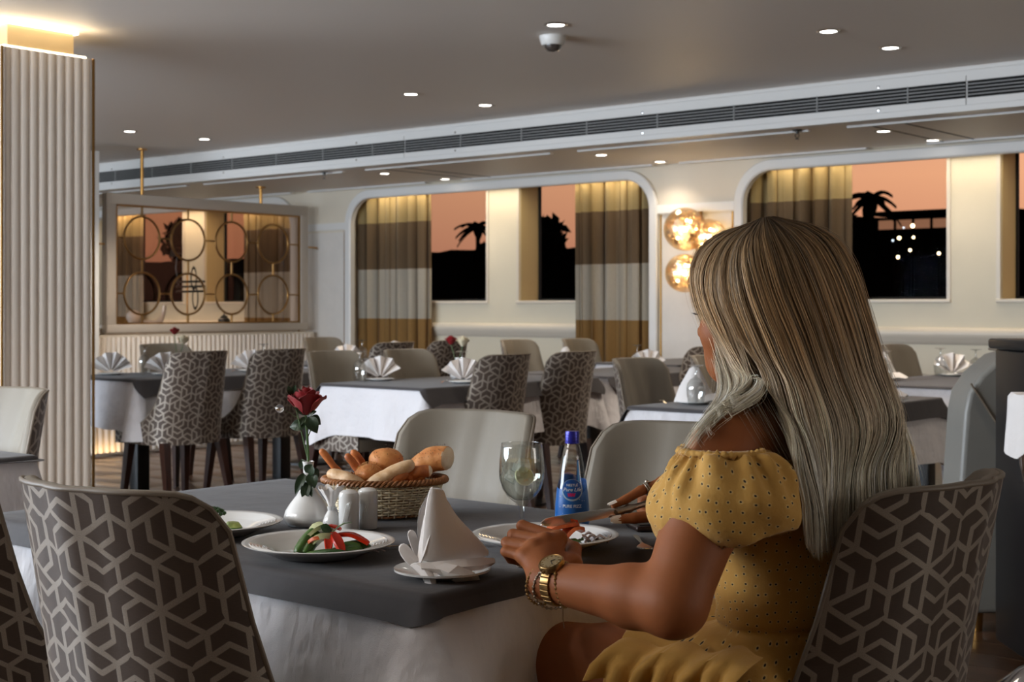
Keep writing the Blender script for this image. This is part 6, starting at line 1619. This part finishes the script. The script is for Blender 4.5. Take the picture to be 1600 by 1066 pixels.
for k in range(12):
    a = PI * k / 6; mk.box((.0128 * math.cos(a), .0128 * math.sin(a), .0384), (.0030, .0010, .0006), Euler((0, 0, a)))
wm(mk).build('hour_mark', M['gold'], wt, smooth=0)
for a, L in ((.9, .010), (2.4, .007)): wm(MB().box((L / 2 * math.cos(a), L / 2 * math.sin(a), .0388), (L, .0010, .0004), Euler((0, 0, a)))).build('watch_hand', M['blackwood'], wt, smooth=0)
wm(MB().tube([(.019, 0, .033), (.0225, 0, .033)], .0022, 10)).build('crown', M['gold'], wt)
for k, (f_, r_, ti_, lab, mm) in enumerate(((-.03, .030, .25, 'dark beaded bracelet on the hand side of the watch', 'oldsilver'), (-.055, .0315, -.35, 'loose gold chain bracelet hanging over the wrist', 'gold'), (.02, .033, .4, 'thin gold chain bracelet behind the watch', 'gold'), (-.01, .036, -.55, 'loosest brown beaded bracelet dangling below the wrist', 'oldsilver'))):
    b_ = thing('bracelet', lab, 'bracelet', (0, 0, 0)); c_ = lerp(WL, EL, .10) + axw * f_ * .5; rt = Matrix.Rotation(ti_, 3, fn)
    m_ = MB(); nb = 30
    for i in range(nb):
        a = 2 * PI * i / nb; p = c_ + rt @ (sn * (r_ * math.cos(a)) + fn * (r_ * math.sin(a) - (.006 if k in (1, 3) else 0)))
        m_.lathe([(.0026 * math.sin(q_), -.0026 * math.cos(q_)) for q_ in np.linspace(0, PI, 6)], 7, p)
    m_.build('bead', M[mm], b_, kind='stuff')
    m2 = MB().tube([c_ + rt @ (sn * (r_ * math.cos(2 * PI * i / 48)) + fn * (r_ * math.sin(2 * PI * i / 48) - (.006 if k in (1, 3) else 0))) for i in range(49)], .0011, 6); m2.build('cord', M[mm], b_)
    if k == 3:
        p = c_ + rt @ (fn * -(r_ + .006)); MB().tube([p, p + Vector((0, 0, -.018)), p + Vector((.002, 0, -.032))], .0007, 5).build('tassel', M[mm], b_)
rgn = thing('finger_ring', "chunky silver ring on the woman's index finger above the knife", 'ring', (0, 0, 0)); d_ = (pipR[0] - mcpR[0]).normalized(); p_ = lerp(mcpR[0], pipR[0], .72)
qm = d_.to_track_quat('Z', 'Y').to_matrix()
MB().torus(p_, .0108, .0019, 28, 8, qm).torus(p_ + d_ * .0035, .0106, .0015, 28, 8, qm).build('band', M['oldsilver'], rgn)
MB().lathe([(0, 0), (.0045, .0005), (.004, .003), (0, .004)], 12).build('stone', M['oldsilver'], rgn, loc=p_ + Vector((0, 0, .0115)))
er = thing('earring', "small gold hoop earring below the woman's ear lock", 'earring', (0, 0, 0)); MB().torus(W(1138, 549, 2.19), .0075, .0012, 22, 6, Matrix.Rotation(R(90), 3, 'X')).build('hoop', M['gold'], er)
# knife and fork in use
kn = thing('table_knife', "table knife with ornate handle held in the woman's ringed hand over the salmon", 'knife', (0, 0, 0))
A_, B_, C_ = W(846, 819, 2.44), W(966, 800, 2.535), W(1046, 776, 2.60); dk = (A_ - B_).normalized(); uk = Vector((0, 0, 1)); uk = (uk - dk * uk.dot(dk)).normalized(); sk = dk.cross(uk); Lb = (A_ - B_).length
out = [(0, .006), (.10, .0085), (.5, .009), (.85, .009), (.95, .0075), (1.0, .002)]; lo_ = [(0, -.005), (.10, -.0075), (.5, -.0085), (.85, -.0075), (.95, -.005), (1.0, -.001)]
MB().grid([[B_ + dk * (Lb * a) + uk * z + sk * .0005, B_ + dk * (Lb * a) + uk * (z + w_) / 2 + sk * .0012, B_ + dk * (Lb * a) + uk * w_] for (a, z), (_, w_) in zip(out, lo_)], thick=.0018).build('blade', M['steel'], kn, smooth=60)
hp = [lerp(B_, C_, u) for u in np.linspace(-.04, 1, 14)]; MB().tube(hp, [.0045, .0075, .0062, .0088, .0062, .0055, .0052, .0054, .006, .0066, .0072, .0078, .0082, .006], 14).build('handle', M['oldsilver'], kn, smooth=70)
fo = fork_mb(.19).build('fork', M['steel'], None, smooth=40); tag(fo, "steel fork held down in the woman's watch hand on the salmon", 'fork')
f0, f1 = Vector(W(826, 846, 2.235)), Vector(on(P2, -.005, -.03, .032, 0)); dfo = (f1 - f0).normalized(); sd2 = dfo.cross(Vector((0, 0, 1))).normalized(); up2 = sd2.cross(dfo)
m4 = Matrix((sd2, dfo, up2)).transposed().to_4x4(); m4.translation = f1 - dfo * .192; fo.matrix_world = m4

def rebase(root, L):
    """move a thing's Empty to its base, its parts staying where they are"""
    L = Vector(L); root.location = L
    for ch in root.children: ch.location = ch.location - L
rebase(woman, (-1.12, 1.93, 0)); rebase(wt, wc_); rebase(rgn, p_); rebase(er, W(1138, 549, 2.19)); rebase(kn, B_)
for o_b in [o for o in COL.objects if o.name.split('.')[0] == 'bracelet']: rebase(o_b, wc_)
rebase(scr, (0, 9.02, PZ0)); scr.location.x = PX
